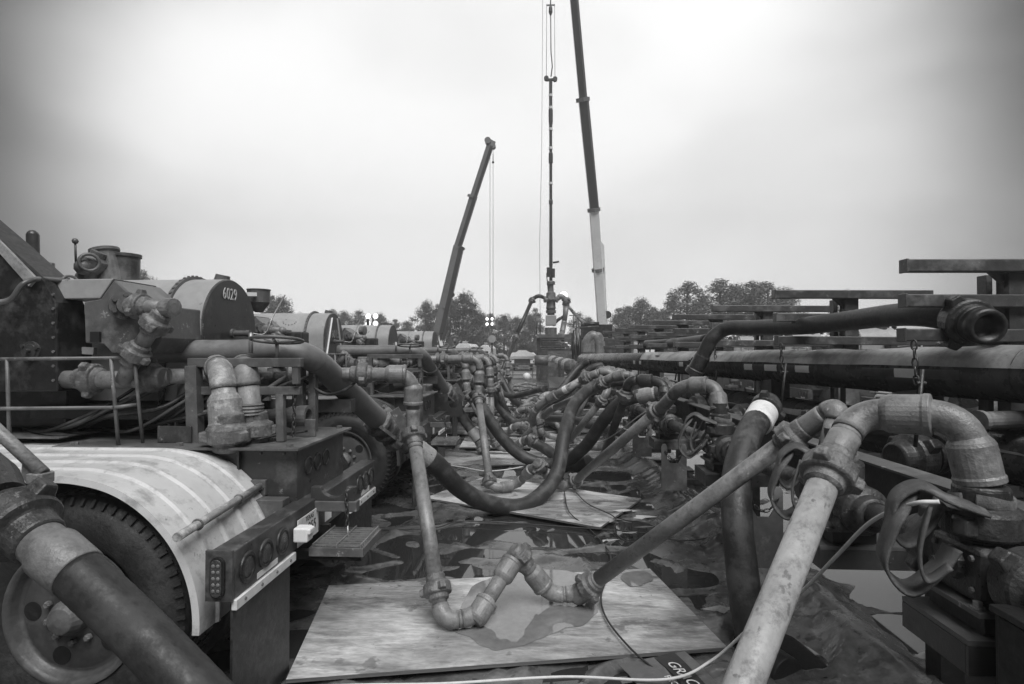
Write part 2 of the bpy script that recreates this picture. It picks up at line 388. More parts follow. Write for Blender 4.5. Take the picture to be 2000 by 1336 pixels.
board(-.115, 6.73, -27.6, 2.2, 1.29, .07, 'tilted plywood sheet under the low loop of the big rubber hose')
bl = [(-.75, 9.3, 4), (1.0, 9.9, -3), (-.3, 10.8, 2), (1.5, 11.2, 1), (-1.1, 12.4, -4), (.9, 12.8, 3), (-.2, 14.2, 0), (1.6, 14.6, -5), (-.9, 16.1, 6), (.7, 17.0, -2), (-.1, 18.8, 3), (1.2, 20.2, 0)]
for i, (x, y_, r_) in enumerate(bl):
    board(x, y_, r_, 2.44, 1.22, .05+.012*(i % 3), 'wet plywood sheet %s' % ['just behind the hose loop on the left', 'beside the second manifold valve row', 'across the aisle middle below the pale elbow', 'tucked against the manifold foot', 'near the second pump trailer tail', 'right of the aisle centre among pipes', 'in mid aisle under crossing hoses', 'beside the far manifold legs', 'near the third pump trailer tail', 'under the cluster of far pipe loops', 'far up the aisle among iron', 'farthest one before the gravel'][i])
# printed roofing strip with the lettering
fc = V((.72, 2.98, 0)); fd = V((.35, -1, 0)).normalized(); fx = V((1, .35, 0)).normalized()
ft = thing('printed_felt_strip', 'dark printed membrane strip with GRACE lettering by the plywood corner', 'membrane strip', (.72, 2.98, 0))
z0 = .072
def strip(o, dx, w, m, z, nm):
    q = MB(); vs = []
    for i in range(9):
        for s_ in (0, 1):
            p = fc+fd*(-.3+.95*i/8)+fx*(dx+w*s_); p.z = z+.012*math.sin(i*1.1+s_); vs.append(p)
    q.add(vs, [(2*i, 2*i+1, 2*i+3, 2*i+2) for i in range(8)]); o_ = q.build(nm, m, o)
    md = o_.modifiers.new('solid', 'SOLIDIFY'); md.thickness = .003; return o_
strip(ft, -.22, .42, 'felt', z0, 'membrane'); strip(ft, .0, .13, 'inkdark', z0+.005, 'printed_band')
text('lettering', 'GRACE VYCOR ALL', fc+fd*.16+fx*.05+V((0, 0, z0+.02)), fd, fx, .085, 'ink', ft, .0008, shear=.25)
text('lettering', 'PROOFING MEMBRANE', fc+fd*.16+fx*-.04+V((0, 0, z0+.017)), fd, fx, .05, 'ink', ft, .0008)
# torn scraps
for i, (px, py, s_) in enumerate(((1215, 1000, .16), (1255, 1012, .12), (1195, 1018, .1), (1235, 1045, .09), (1185, 1060, .10), (1415, 1195, .12))):
    c = G(px, py, .05); q = MB(); vs = []
    for k in range(9):
        an = k*.698; rr = s_*.62*(.25+1.1*random.random()); vs.append(c+V((math.cos(an)*rr*1.9+math.sin(an)*rr*.6, math.sin(an)*rr*.7, .035*random.random())))
    q.add(vs+[c+V((0, 0, .03))], [(k, (k+1) % 9, 9) for k in range(9)])
    o = q.build('paper_scrap', 'canvas' if i < 2 else 'sleeve'); o.modifiers.new('s', 'SOLIDIFY').thickness = .002
    tag(o, 'torn pale scrap of wrapping %s' % ['at the right corner of the middle plywood sheet', 'with dark specks beside the liner ridge', 'just below the middle plywood corner', 'right of the thin black cable', 'under the black cable crossing', 'right of the near plywood sheet'][i], 'scrap')
# ---------------------------------------------------------------- pump trailer
T1 = V((-1.5, 3.75, 0))
def wheel(parent, cx, y0, cz, r, wid=.27):
    q = MB(); pr = [(0, r*.60), (-.012, r*.64), (-.028, r*.74), (-.03, r*.82), (-.012, r*.9), (.004, r*.93), (.012, r*.965), (.03, r*.985), (.05, r), (wid-.05, r), (wid-.01, r*.96), (wid, r*.6)]
    q.lathe((cx, y0, cz), (0, 1, 0), pr, 56, True, caps=False); ty = q.build('tyre', 'tyre', parent)
    q = MB()
    for k in range(64):
        a = k*2*math.pi/64; u = V((math.cos(a), 0, math.sin(a))); s_ = V((-math.sin(a), 0, math.cos(a)))
        c = V((cx, y0, cz)); q.bar(c+u*r*.925+V((0, -.004, 0)), c+u*r*.985+V((0, .012, 0)), .022, .014, up=s_)
        for j in range(3): q.bar(c+u*(r+.001)+V((0, .05+.07*j, 0)), c+u*(r+.001)+V((0, .10+.07*j, 0))+s_*.015, .03, .012, up=u)
    stuff(q.build('tread_block', 'tyre', ty))
    q = MB(); q.lathe((cx, y0, cz), (0, 1, 0), [(-.012, r*.60), (-.016, r*.57), (.005, r*.545), (.03, r*.53), (.045, r*.5), (.03, r*.47), (.026, r*.3), (.026, .06), (.026, .002)], 44, True, caps=False)
    rm = q.build('rim', 'rim', parent)
    q = MB()
    for k in range(10):
        a = k*.628+.3; p = V((cx+math.cos(a)*r*.235, y0+.018, cz+math.sin(a)*r*.235)); q.lathe(p, (0, -1, 0), [(0, .017), (.018, .017), (.024, .011)], 6)
    stuff(q.build('lug_nut', 'nut', rm))
    for k in range(5):
        a = k*1.2566+.62; p = V((cx+math.cos(a)*r*.385, y0+.027, cz+math.sin(a)*r*.385))
        MB().lathe(p, (0, -1, 0), [(0, .044), (.002, .044)], 22).build('hole_shade_disc', 'black', rm)  # flat black disc paints the shade inside a rim hole
    MB().lathe((cx, y0+.03, cz), (0, -1, 0), [(0, .085), (.06, .08), (.10, .06), (.105, .02)], 20).build('hub', 'truckmid', rm, bevel=.004)
    return ty
def make_truck():
    t = thing('pump_trailer', '', 'pump trailer', T1)
    def bx(n, m, *a, bevel=.004, par=None): return MB().box(*a).build(n, m, par or t, bevel=bevel)
    # chassis
    for y0 in (3.32, 4.02): bx('chassis_rail', 'dark', -11, -2.7, y0, y0+.09, .86, 1.2)
    bx('deck', 'deck', -11, -2.72, 3.34, 4.9, 1.2, 1.225)
    # tail box
    tb = bx('tail_box', 'truck', -2.75, -1.45, 3.3, 4.08, .88, 1.218)
    q = MB().box(-2.9, -1.41, 3.22, 4.14, 1.22, 1.236); tp = q.build('top_plate', 'truckmid', tb, bevel=.002)
    for x, y_ in ((-1.48, 3.27), (-1.48, 4.08), (-2.15, 3.27), (-2.8, 3.27)):
        MB().lathe((x, y_, 1.236), (0, 0, 1), [(0, .022), (.018, .022)], 6).build('bolt', 'nut', tb)
    for y_ in (3.46, 3.6, 3.74):
        q = MB(); q.ring((-1.448, y_, 1.09), (1, 0, 0), .05, .008, 20, 6); q.lathe((-1.452, y_, 1.09), (1, 0, 0), [(0, .045), (.006, .045)], 18); q.build('round_lamp', 'dark', tb)
    bx('side_flange', 'truck', -2.75, -1.5, 3.26, 3.298, .88, .90, par=tb)
    # bumper
    bp = bx('bumper', 'truck', -1.62, -1.5, 2.71, 5.02, .59, .825, bevel=.006)
    bx('bumper_bracket', 'truckmid', -2.3, -1.63, 3.5, 3.6, .62, .86); bx('bumper_bracket', 'truckmid', -2.3, -1.63, 4.0, 4.1, .62, .86)
    bx('bumper_ledge', 'truckmid', -1.9, -1.63, 3.61, 3.99, .72, .735)
    for i, y_ in enumerate((2.83, 3.02, 3.22, 4.60, 4.75, 4.90)):
        q = MB(); q.ring((-1.497, y_, .705), (1, 0, 0), .066, .012, 26, 8); q.build('lamp_grommet', 'dark', bp)
        q = MB(); q.lathe((-1.499, y_, .705), (1, 0, 0), [(0, .058), (.006, .057), (.012, .04), (.014, .01)], 26, True); q.build('round_lamp', 'lens', bp)
    # end lamp plate
    bx('lamp_plate', 'truck', -1.635, -1.5, 2.69, 2.707, .585, .83, par=bp, bevel=.001)
    def stadium(cx, cz, w_, h_, y0, y1, m, nm, n=10):
        pl = [V((cx+w_*math.cos(a), y0, cz+(h_-w_)*(1 if a < math.pi else -1)+w_*math.sin(a))) for a in [math.pi*k/n for k in range(n+1)]+[math.pi+math.pi*k/n for k in range(n+1)]]
        return MB().prism(pl, (0, y1-y0, 0)).build(nm, m, bp, bevel=.002)
    stadium(-1.568, .705, .036, .1, 2.672, 2.688, 'dark', 'lamp_grommet'); stadium(-1.568, .705, .027, .09, 2.664, 2.6715, 'lens', 'oval_lamp')
    q = MB()
    for i in range(5):
        for j in range(2): q.lathe((-1.58+.024*j, 2.6635, .645+.03*i), (0, -1, 0), [(0, .01), (.002, .008), (.003, .003)], 10, True)
    stuff(q.build('led_dot', 'truckmid', bp))
    # conspicuity strip and mud flaps
    for a, c in ((2.71, 3.38), (4.36, 5.02)):
        bx('strip_channel', 'white', -1.515, -1.487, a, c, .535, .586, bevel=.003); 
        bx('mud_flap', 'dark', -1.53, -1.518, a+.02, c-.02, -.12 if a < 3 else .1, .56, bevel=0)
        for k in range(4): MB().lathe((-1.487, a+.08+k*.17, .562), (1, 0, 0), [(0, .009), (.006, .007)], 8).build('rivet', 'nut', bp)
    bx('reflective_tape', 'tape', -1.4995, -1.4975, 2.93, 3.16, .60, .63, bevel=0, par=bp)
    bx('reflective_tape', 'tape', -1.4995, -1.4975, 3.86, 3.98, .62, .74, bevel=0, par=bp)
    bx('reflective_tape', 'tape', -1.4995, -1.4975, 4.64, 4.86, .60, .64, bevel=0, par=bp)
    # licence plate
    lp = MB().box(-1.492, -1.488, 3.40, 3.72, .60, .765).build('licence_plate', 'white', bp, bevel=.001)
    text('lettering', 'TEXAS', (-1.4865, 3.575, .738), (0, 1, 0), (0, 0, 1), .042, 'inkdark', lp, .0006)
    text('lettering', '-055', (-1.4865, 3.60, .675), (0, 1, 0), (0, 0, 1), .085, 'inkdark', lp, .0006)
    q = MB(); q.box(-1.487, -1.40, 3.33, 3.42, .655, .74); q.box(-1.41, -1.385, 3.335, 3.415, .70, .735); q.build('plate_light', 'white', bp, bevel=.008)
    # tow beam with saddle
    tw = MB().bar((-1.86, 3.72, .775), (-1.22, 3.72, .775), .07, .07).build('tow_beam', 'truckmid', t, bevel=.006)
    prof = [(-1.53, .811), (-1.53, .90)]+[(-1.47-0*k, .90) for k in (0,)]+[(-1.38+.085*math.cos(a), .90+.085*math.sin(a)*.8-.0) for a in [math.pi+math.pi*k/8 for k in range(9)]]+[(-1.235, .90), (-1.235, .811)]
    MB().prism([V((x, 3.695, z)) for x, z in prof], (0, .05, 0)).build('saddle', 'truck', tw, bevel=.003)
    # step
    st = MB(); 
    for y_ in (3.46, 3.84): st.bar((-1.44, y_, .56), (-1.1, y_, .56), .02, .05)
    st.bar((-1.43, 3.46, .56), (-1.43, 3.84, .56), .02, .05); st.bar((-1.11, 3.46, .56), (-1.11, 3.84, .56), .02, .05)
    s1 = st.build('step_frame', 'truckmid', t)
    q = MB()
    for k in range(9): q.bar((-1.43, 3.48+k*.043, .592), (-1.11, 3.48+k*.043, .592), .007, .012)
    for x in (-1.42, -1.27, -1.12): q.bar((x, 3.46, .594), (x, 3.84, .594), .008, .026)
    stuff(q.build('grating', 'galv', s1))
    MB().bar((-1.62, 3.5, .535), (-1.12, 3.5, .525), .05, .05).build('step_arm', 'dark', t); MB().bar((-1.62, 3.8, .6), (-1.44, 3.8, .6), .04, .05).build('step_arm', 'dark', t)
    chain((-1.29, 3.69, .86), (-1.27, 3.66, .66), .0, .035, t); MB().tube([(-1.27, 3.66, .66), (-1.265, 3.655, .60), (-1.26, 3.65, .56)], .007, 6).build('chain_hook', 'galv', t)
    # wheels and axles
    for cx in (-2.19, -3.5):
        wheel(t, cx, 2.55, .57, .55)
        MB().lathe((cx, 2.88, .57), (0, 1, 0), [(0, .33), (.02, .5), (.05, .55), (.22, .55), (.27, .4)], 40, True).build('inner_tyre', 'tyre', t)
        MB().tube([(cx, 3.15, .57), (cx, 4.4, .57)], .07, 12).build('axle', 'dark', t)
        MB().lathe((cx, 4.4, .57), (0, 1, 0), [(0, .33), (.02, .5), (.05, .55), (.5, .55), (.55, .33)], 40, True).build('far_tyre', 'tyre', t)
    # fender
    fd_ = MB(); n = 96; yy = [2.47, 2.475, 2.60, 2.615, 2.63, 2.645, 2.78, 2.795, 2.81, 2.825, 2.96, 2.975, 2.99, 3.005, 3.14, 3.155, 3.17, 3.185, 3.295, 3.30]
    hh = [-.03, 0, 0, .010, .010, 0, 0, .010, .010, 0, 0, .010, .010, 0, 0, .010, .010, 0, 0, -.03]
    vs = []
    for i in range(n+1):
        a = R(-4+94*min(1, i/80)); xo = -1.6*max(0, (i-80)/16)
        for y_, h_ in zip(yy, hh):
            rr = .655+h_; vs.append((-2.19+math.cos(a)*rr*1.01+xo, y_, .575+math.sin(a)*rr+.004*nz2(a*2, y_*3, 1.5)))
    m = len(yy); fd_.add(vs, [(i*m+j, i*m+j+1, (i+1)*m+j+1, (i+1)*m+j) for i in range(n) for j in range(m-1)], False)
    fo = fd_.build('fender', 'fender', t); fo.modifiers.new('s', 'SOLIDIFY').thickness = .009
    for a_, c_ in ((348, 2.46),): pass
    p0 = P(345, 1050, 2.40); p1 = P(520, 942, 3.36)
    MB().tube([p0, p1], .02, 12).build('fender_bar', 'rustpale', t)
    for k in (.18, .62):
        c = p0.lerp(p1, k); MB().ring(c, (p1-p0), .024, .005, 14, 6).build('clamp_ring', 'nut', t)
    q = MB(); c = P(505, 950, 3.29); q.box(c.x-.04, c.x+.05, c.y-.02, c.y+.02, c.z-.05, c.z+.04); q.lathe(c+V((.03, -.03, 0)), (0, 1, 0), [(0, .016), (.02, .016)], 6); q.build('bar_bracket', 'truckmid', t, bevel=.003)
    # cabinet
    pl = [P(x, y_, 3.3) for x, y_ in ((-600, 768), (113, 765), (110, 590), (86, 545), (0, 468), (-150, 340), (-600, 340))]
    cb = MB().prism(pl, (0, .22, 0)).build('cabinet', 'dark', t, bevel=.01)
    a_ = P(62, 518, 3.3); c_ = P(0, 462, 3.3)
    pl = [P(-3, 460, 3.298), P(66, 556, 3.298), P(76, 548, 3.298), P(-3, 440, 3.298)]
    q = MB().prism([P(-5, 462, 3.297), P(0, 490, 3.297), P(62, 560, 3.297), P(76, 545, 3.297)], (0, -.02, 0)); q.build('cabinet_trim', 'sleeve', cb)
    c = P(62, 686, 3.3); q = MB(); q.lathe(c, (0, -1, 0), [(0, .06), (.012, .06), (.014, .045), (.02, .042), (.022, .015), (.05, .015)], 22)
    for k in range(3):
        a = k*2.1+.4; q.lathe(c+V((.052*math.cos(a), -.012, .052*math.sin(a))), (0, -1, 0), [(0, .012), (.015, .012)], 6)
    q.build('filler_cap', 'truck', cb)
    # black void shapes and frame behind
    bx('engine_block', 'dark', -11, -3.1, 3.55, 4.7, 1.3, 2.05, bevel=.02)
    bx('cross_member', 'black', -3.2, -2.0, 3.75, 4.1, 1.238, 1.36)  # black box paints the shade in the gap below the drum
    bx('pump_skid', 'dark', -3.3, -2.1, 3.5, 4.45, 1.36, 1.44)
    q = MB().bar(P(112, 681, 3.5), P(186, 686, 3.5), .03, .045); q.bar(P(150, 645, 3.55), P(160, 675, 3.55), .02, .03); q.bar(P(114, 645, 3.5), P(117, 680, 3.5), .03, .03); q.build('angle_bracket', 'sleeve', t)
    q = MB().tube([P(100, 600, 3.9), P(175, 600, 3.9)], .10, 16); q.tube([P(100, 650, 3.9), P(150, 650, 3.9)], .05, 12); q.lathe(P(128, 620, 3.75), (1, 0, -.1), [(0, .05), (.03, .09), (.07, .09), (.1, .05)], 18); q.build('drive_shaft', 'dark', t)
    # pump housing
    pl = [P(x, y_, 3.36) for x, y_ in ((164, 589), (196, 584), (223, 546), (262, 580), (263, 592), (312, 596), (316, 660), (300, 690), (218, 690), (202, 672), (166, 670))]
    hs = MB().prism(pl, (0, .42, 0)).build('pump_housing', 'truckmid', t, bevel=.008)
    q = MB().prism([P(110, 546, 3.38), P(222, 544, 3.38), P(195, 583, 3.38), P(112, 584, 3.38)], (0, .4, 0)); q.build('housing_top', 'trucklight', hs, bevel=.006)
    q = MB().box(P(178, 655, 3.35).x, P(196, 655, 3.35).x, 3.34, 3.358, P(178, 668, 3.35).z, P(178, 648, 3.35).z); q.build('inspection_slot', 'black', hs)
    c = P(244, 597, 3.35); q = MB(); q.lathe(c, (1, -1, 0), [(-.02, .085), (.02, .085), (.022, .05), (.06, .05)], 22)
    for k in range(6):
        a = k*1.047; d = V((1, -1, 0)).normalized(); u = V((0, 0, 1)); v = d.cross(u); q.lathe(c+d*.02+(u*math.cos(a)+v*math.sin(a))*.066, d, [(0, .014), (.018, .014)], 6)
    q.build('outlet_flange', 'truckmid', hs)
    # drum
    dc = V((-2.33, 4.12, 1.97)); rr = .36
    def arch(x0, x1, r_, m, nm, par, zb=1.46):
        pl = [V((x0, dc.y-r_*1.04, zb))]+[V((x0, dc.y-r_*math.cos(math.pi*k/28), dc.z+r_*math.sin(math.pi*k/28))) for k in range(29)]+[V((x0, dc.y+r_*1.04, zb))]
        n_ = len(pl); q = MB(); q.add(pl+[p+V((x1-x0, 0, 0)) for p in pl], [(i, i+1, i+1+n_, i+n_) for i in range(n_-1)], True); q.add(pl, [tuple(range(n_))]); q.add([p+V((x1-x0, 0, 0)) for p in pl], [tuple(range(n_))]); return q.build(nm, m, par)
    dr = arch(dc.x-1.1, dc.x, rr, 'trucklight', 'power_drum', t)
    arch(dc.x-.27, dc.x-.24, rr+.022, 'truckmid', 'drum_flange', dr); arch(dc.x+.0005, dc.x+.012, rr*.975, 'truck', 'drum_end', dr)
    q = MB()
    for k in range(24):
        a = R(8+k*7.4); u = V((0, -math.cos(a), math.sin(a)))
        q.lathe(dc+V((-.255, 0, 0))+u*(rr+.020), u, [(0, .011), (.01, .01)], 6)
    for x in [-.36-.085*k for k in range(9)]:
        for a in (62, 100): u = V((0, -math.cos(R(a)), math.sin(R(a)))); q.lathe(dc+V((x, 0, 0))+u*(rr-.012), u, [(0, .010), (.009, .008)], 6)
    for x0 in (-.5, -.78):
        for k in range(7):
            a = R(180+30*k); u = V((0, -math.cos(R(38)), math.sin(R(38)))); w_ = V((0, math.sin(R(38)), math.cos(R(38)))); p = dc+V((x0, 0, 0))+u*(rr-.008)+V((math.cos(a)*.09, 0, 0))+w_*math.sin(a)*.05
            q.lathe(p, u, [(0, .010), (.012, .008)], 6)
    stuff(q.build('drum_bolt', 'nut', dr))
    text('unit_number', '6029', dc+V((.018, -.03, .245)), (0, 1, 0), (0, 0, 1), .12, 'ink', dr, .002, 0, xs=.72, spacing=1.12)
    q = MB(); c = P(432, 633, 3.75); q.lathe((-2.318, 4.13, 1.93), (1, 0, 0), [(0, .035), (.02, .035), (.021, .022), (.11, .022), (.112, .026), (.14, .026)], 14); q.build('shaft_stub', 'truckmid', dr)
    MB().tube(crom([(-2.18, 4.13, 1.93), (-2.08, 4.16, 1.93), (-2.05, 4.22, 2.06), (-2.04, 4.4, 2.24)], 6), .006, 6).build('grease_line', 'galv', dr)
    q = MB().lathe((-2.42, 4.15, 2.28), (.2, 0, 1), [(0, .06), (.05, .055), (.09, .05)], 14); q.build('vent_cap', 'truckmid', dr)
    q = MB(); c = P(443, 551, 4.3); q.lathe(c, (.35, -1, 0), [(0, .034), (.02, .034), (.021, .02)], 18); q.tube([c, c-V((0, -.02, .09))], .006, 6); q.bar(c-V((.0, -.02, .09)), P(500, 575, 4.5), .03, .03); q.build('pressure_gauge', 'white', t)
    q = MB(); q.lathe(P(505, 610, 4.6), (0, 0, 1), [(0, .03), (.08, .09), (.18, .09), (.182, .095), (.19, .095)], 18); q.build('lubricator_cup', 'truckmid', t)
    # things on top
    q = MB(); c = P(66, 530, 3.9); q.tube([c-V((0, 0, .08)), P(65, 500, 3.9), P(64, 458, 3.9)], .04, 14, False); q.sphere(P(64, 460, 3.9), .04, 12); q.build('relief_stack', 'truck', t)
    q = MB(); q.tube([P(66, 540, 3.9), P(66, 508, 3.9)], .052, 12); q.tube([P(66, 515, 3.9), P(100, 518, 3.9), P(100, 560, 3.9)], .026, 10); q.build('stack_fitting', 'truck', t)
    MB().tube(crom([P(-20, 592, 3.22), P(20, 585, 3.22), P(45, 555, 3.22), P(75, 545, 3.3), P(125, 548, 3.4)], 8), .016, 10).build('cable_hose', 'truckmid', t)
    MB().tube([P(80, 547, 3.4), P(135, 549, 3.45)], .022, 10).build('hose_fitting', 'truckmid', t)
    MB().ring(P(138, 552, 3.45), (1, -.6, .4), .045, .009, 20, 8).build('lifting_ring', 'truckmid', t)
    c = P(175, 530, 4.0); q = MB(); q.lathe(c, (.5, 0, 1), [(-.14, .05), (-.06, .07), (0, .06), (.05, .085), (.1, .085), (.12, .05), (.16, .05)], 14); q.sphere(c+V((.02, -.08, .02)), .06, 10); q.tube([c+V((-.02, -.1, .05)), c+V((-.01, -.12, .19))], .008, 6); q.sphere(c+V((-.01, -.12, .2)), .022, 8); q.ring(c+V((.08, -.1, .05)), (1, -1, 0), .06, .012, 16, 6); q.build('top_valve', 'truckmid', t)
    q = MB(); q.lathe(P(215, 545, 4.1), (-.22, 0, 1), [(-.2, .085), (.2, .085), (.21, .10), (.23, .10), (.24, .07)], 20); q.build('angled_outlet', 'truckmid', t)
    q = MB(); q.lathe(P(243, 540, 4.2), (0, 0, 1), [(-.25, .10), (.145, .105), (.147, .115), (.17, .115), (.175, .05)], 24); q.build('breather_can', 'truck', t)
    # railing
    q = lambda *p, r_=.011: MB().tube(p, r_, 10).build('rail_tube', 'truckmid', t)
    q(P(-200, 703, 3.22), P(262, 699, 3.22)); q(P(262, 699, 3.22), P(279, 866, 3.36), r_=.010)
    q(P(217, 700, 3.22), P(232, 876, 3.28)); q(P(14, 702, 3.22), P(19, 880, 3.28)); q(P(-200, 800, 3.24), P(222, 796, 3.24)); q(P(222, 796, 3.24), P(268, 790, 3.32))
    for x0, x1, y0, y1, z in ((-4.9, -2.98, 3.36, 3.95, 1.262), (-3.9, -2.7, 4.05, 4.8, 1.268)):
        MB().box(x0, x1, y0, y1, z-.008, z).build('tread_plate', 'deck', t, bevel=.002)
    bx('gusset', 'truck', P(307, 840, 3.36).x, P(373, 840, 3.36).x, 3.36, 3.375, 1.237, 1.34)
    for px in (347, 360):
        c = P(px, 800, 3.6); MB().prism([V((c.x, 3.5, 1.237)), V((c.x, 3.7, 1.237)), V((c.x, 3.7, 1.42)), V((c.x, 3.66, 1.48)), V((c.x, 3.54, 1.48)), V((c.x, 3.5, 1.42))], (.012, 0, 0)).build('lug_plate', 'truck', t)
    bx('pipe_post', 'truckmid', P(352, 700, 3.75).x, P(368, 700, 3.75).x, 3.72, 3.78, 1.237, 1.66)
    # fitting rack
    rb = MB().bar(P(370, 708, 3.42), P(590, 708, 3.42), .05, .055).build('rack_beam', 'truckmid', t, bevel=.004)
    MB().bar(P(378, 714, 3.42), P(396, 867, 3.42)+V((-.045, 0, 0)), .075, .075).build('rack_post', 'truckmid', t, bevel=.004)
    MB().bar(P(386, 763, 3.45), P(425, 763, 3.45), .04, .05).build('rack_beam', 'truckmid', t, bevel=.004)
    MB().bar(P(500, 763, 3.45), P(588, 763, 3.45), .04, .05).build('rack_beam', 'truckmid', t, bevel=.004)
    MB().bar(P(548, 770, 3.45), P(550, 862, 3.45), .048, .048).build('rack_post', 'truckmid', t, bevel=.004)
    MB().bar(P(578, 714, 3.42), P(579, 750, 3.42), .04, .04).build('rack_post', 'truckmid', t, bevel=.004)
    for px in (588, 612): MB().bar(P(px, 700, 3.9), P(px, 840, 3.9), .05, .06).build('support_post', 'truckmid', t, bevel=.004)
    # open outlet on deck
    q = MB(); a = P(500, 815, 3.72); c = P(612, 815, 3.72); d = (c-a).normalized(); q.lathe(a, d, [(0, .05), (.12, .052), (.122, .058), (.2, .058), (.24, .072), (.30, .075), (.302, .079), (.36, .079), (.362, .056), (.25, .05)], 22); q.build('outlet_pipe', 'truckmid', t)
    bx('outlet_saddle', 'truckmid', P(575, 850, 3.7).x, P(620, 850, 3.7).x, 3.66, 3.68, 1.237, 1.35)
    chain(P(576, 762, 3.44), P(573, 852, 3.44), .0, .03, t); chain(P(326, 745, 3.6), P(290, 818, 3.5), .04, .03, t)
    # handwheel valve
    c = P(541, 664, 3.45); q = MB(); q.ring(c, (0, .12, 1), .152, .010, 32, 8)
    for k in range(5):
        a = k*1.2566; q.tube([c-V((0, 0, .02)), c+V((math.cos(a)*.15, math.sin(a)*.15, -.0))], .010, 6)
    q.build('handwheel', 'truckmid', t)
    q = MB(); q.tube([c, c-V((0, 0, .14))], .012, 8); q.lathe(c-V((0, 0, .14)), (0, 0, -1), [(0, .045), (.015, .045), (.016, .025), (.03, .025), (.035, .055), (.055, .055)], 20); q.build('valve_body', 'truckmid', t)
    MB().tube([P(490, 650, 3.5), P(490, 690, 3.5)], .014, 8).build('valve_pin', 'galv', t)
    # discharge iron on the trailer
    pts = [P(258, 598, 3.29), P(324, 601, 3.24), P(264, 692, 3.26), P(240, 745, 3.30)]
    for i in range(3):
        MB().tube([pts[i], pts[i+1]], .045, 18).build('discharge_pipe', 'iron', t)
    MB().sphere(pts[1], .052, 16).build('elbow', 'iron', t); q = MB().lathe(pts[1]+V((.0, 0, 0)), (pts[1]-pts[0]), [(0, .055), (.06, .057), (.064, .03)], 16); q.build('blank_end', 'iron', t)
    union(pts[0].lerp(pts[1], .25), pts[1]-pts[0], .045, t); union(pts[1].lerp(pts[2], .36), pts[2]-pts[1], .046, t); union(pts[1].lerp(pts[2], .97), pts[1]-pts[2], .046, t, rot=1)
    cr = P(240, 742, 3.36)
    MB().tube([P(120, 741, 3.36), cr, P(330, 735, 3.45)], .055, 18).build('cross_pipe', 'iron', t); union(P(180, 740, 3.37), (1, 0, 0), .053, t, rot=.7); union(P(292, 737, 3.4), (-1, .1, 0), .053, t, rot=.2)
    MB().tube([P(330, 735, 3.45), P(470, 732, 3.85), P(600, 731, 4.12)], .048, 18).build('discharge_pipe', 'iron', t)
    c = P(528, 733, 3.95); q = MB().lathe(c, (P(600, 731, 4.12)-P(470, 732, 3.85)), [(-.3, .05), (-.28, .085), (-.14, .09), (-.1, .07), (-.02, .072)], 20); q.build('check_valve', 'iron', t); union(P(553, 732, 4.0), (1, .3, 0), .058, t, rot=.9)
    # small hydraulic hoses, cables and bolts filling the tail
    rn = random.Random(3)
    for k in range(9):
        x_ = -3.0+.13*k; y_ = 3.42+.05*(k % 3)
        MB().tube(crom([V((x_-.5, y_+.25, 1.27)), V((x_-.1, y_, 1.30+.03*(k % 4))), V((x_+.25, y_+.02, 1.45+.05*(k % 3))), V((x_+.35, y_+.3, 1.62))], 6), .011+.004*(k % 2), 8).build('hydraulic_hose', ['dark', 'truckmid', 'hose'][k % 3], t)
    for k in range(7): MB().lathe(P(105, 575+28*k, 3.3)-V((0, .001, 0)), (0, -1, 0), [(0, .010), (.007, .009)], 6).build('bolt', 'truckmid', cb)
    for k in range(9): MB().lathe((-2.65+.14*k, 3.299, 1.19), (0, -1, 0), [(0, .009), (.007, .008)], 6).build('bolt', 'truckmid', tb)
    for x_ in (-2.3, -1.8): MB().box(x_, x_+.012, 3.27, 3.299, .902, 1.215).build('side_rib', 'truck', tb)
    MB().tube(crom([P(590, 740, 3.9), P(640, 770, 3.9), P(690, 750, 4.2), P(720, 700, 4.6)], 8), .012, 8).build('air_line', 'dark', t)
    MB().tube(crom([P(395, 845, 3.4), P(430, 860, 3.36), P(500, 858, 3.36), P(540, 850, 3.45), P(600, 842, 3.6)], 8), .008, 8).build('air_line', 'dark', t)
    for k in range(4): MB().lathe(P(520+30*k, 782, 4.2), (0, 0, 1), [(0, .035), (.05, .035), (.052, .05), (.07, .05), (.1, .02)], 12).build('manifold_fitting', ['iron', 'truckmid'][k % 2], t)
    MB().bar(P(440, 790, 4.3), P(690, 792, 4.3), .1, .1).build('cross_beam', 'truckmid', t, bevel=.004)
    # suction line
    pts = [P(285, 686, 3.7), P(600, 686, 3.75), P(740, 822, 5.1)]
    c = crom([pts[0], pts[0].lerp(pts[1], .5), P(555, 685, 3.72), P(612, 702, 3.85), P(665, 750, 4.3), pts[2]], 10)
    MB().tube(c, [.077+.021*max(0, (k_-20)/(len(c)-21)) for k_ in range(len(c))], 24).build('suction_pipe', 'suction', t)
    for q_, r_ in ((P(613, 703, 3.86), .085), (P(705, 789, 4.72), .094)): MB().ring(q_, P(665, 750, 4.3)-P(612, 702, 3.85), r_, .004, 28, 6).build('weld_bead', 'truckmid', t)
    d = (P(800, 868, 5.35)-pts[2]).normalized(); q = MB().lathe(pts[2], d, [(-.02, .12), (.0, .15), (.03, .15), (.032, .11), (.10, .11), (.102, .15), (.13, .15), (.132, .1), (.2, .1)], 24); q.build('clamp_flange', 'nut', t)
    for k in range(3):
        an = k*2.09+1; u = d.orthogonal().normalized(); v = d.cross(u); e = u*math.cos(an)+v*math.sin(an); MB().bar(pts[2]+e*.14-d*.04, pts[2]+e*.14+d*.17, .03, .03).build('clamp_lug', 'nut', t)
    MB().bar(P(770, 800, 4.95), P(800, 850, 5.0), .02, .09).build('valve_lever', 'truckmid', t)
    bx('frame_step', 'truckmid', -2.9, -1.7, 4.6, 4.9, 1.36, 1.40)
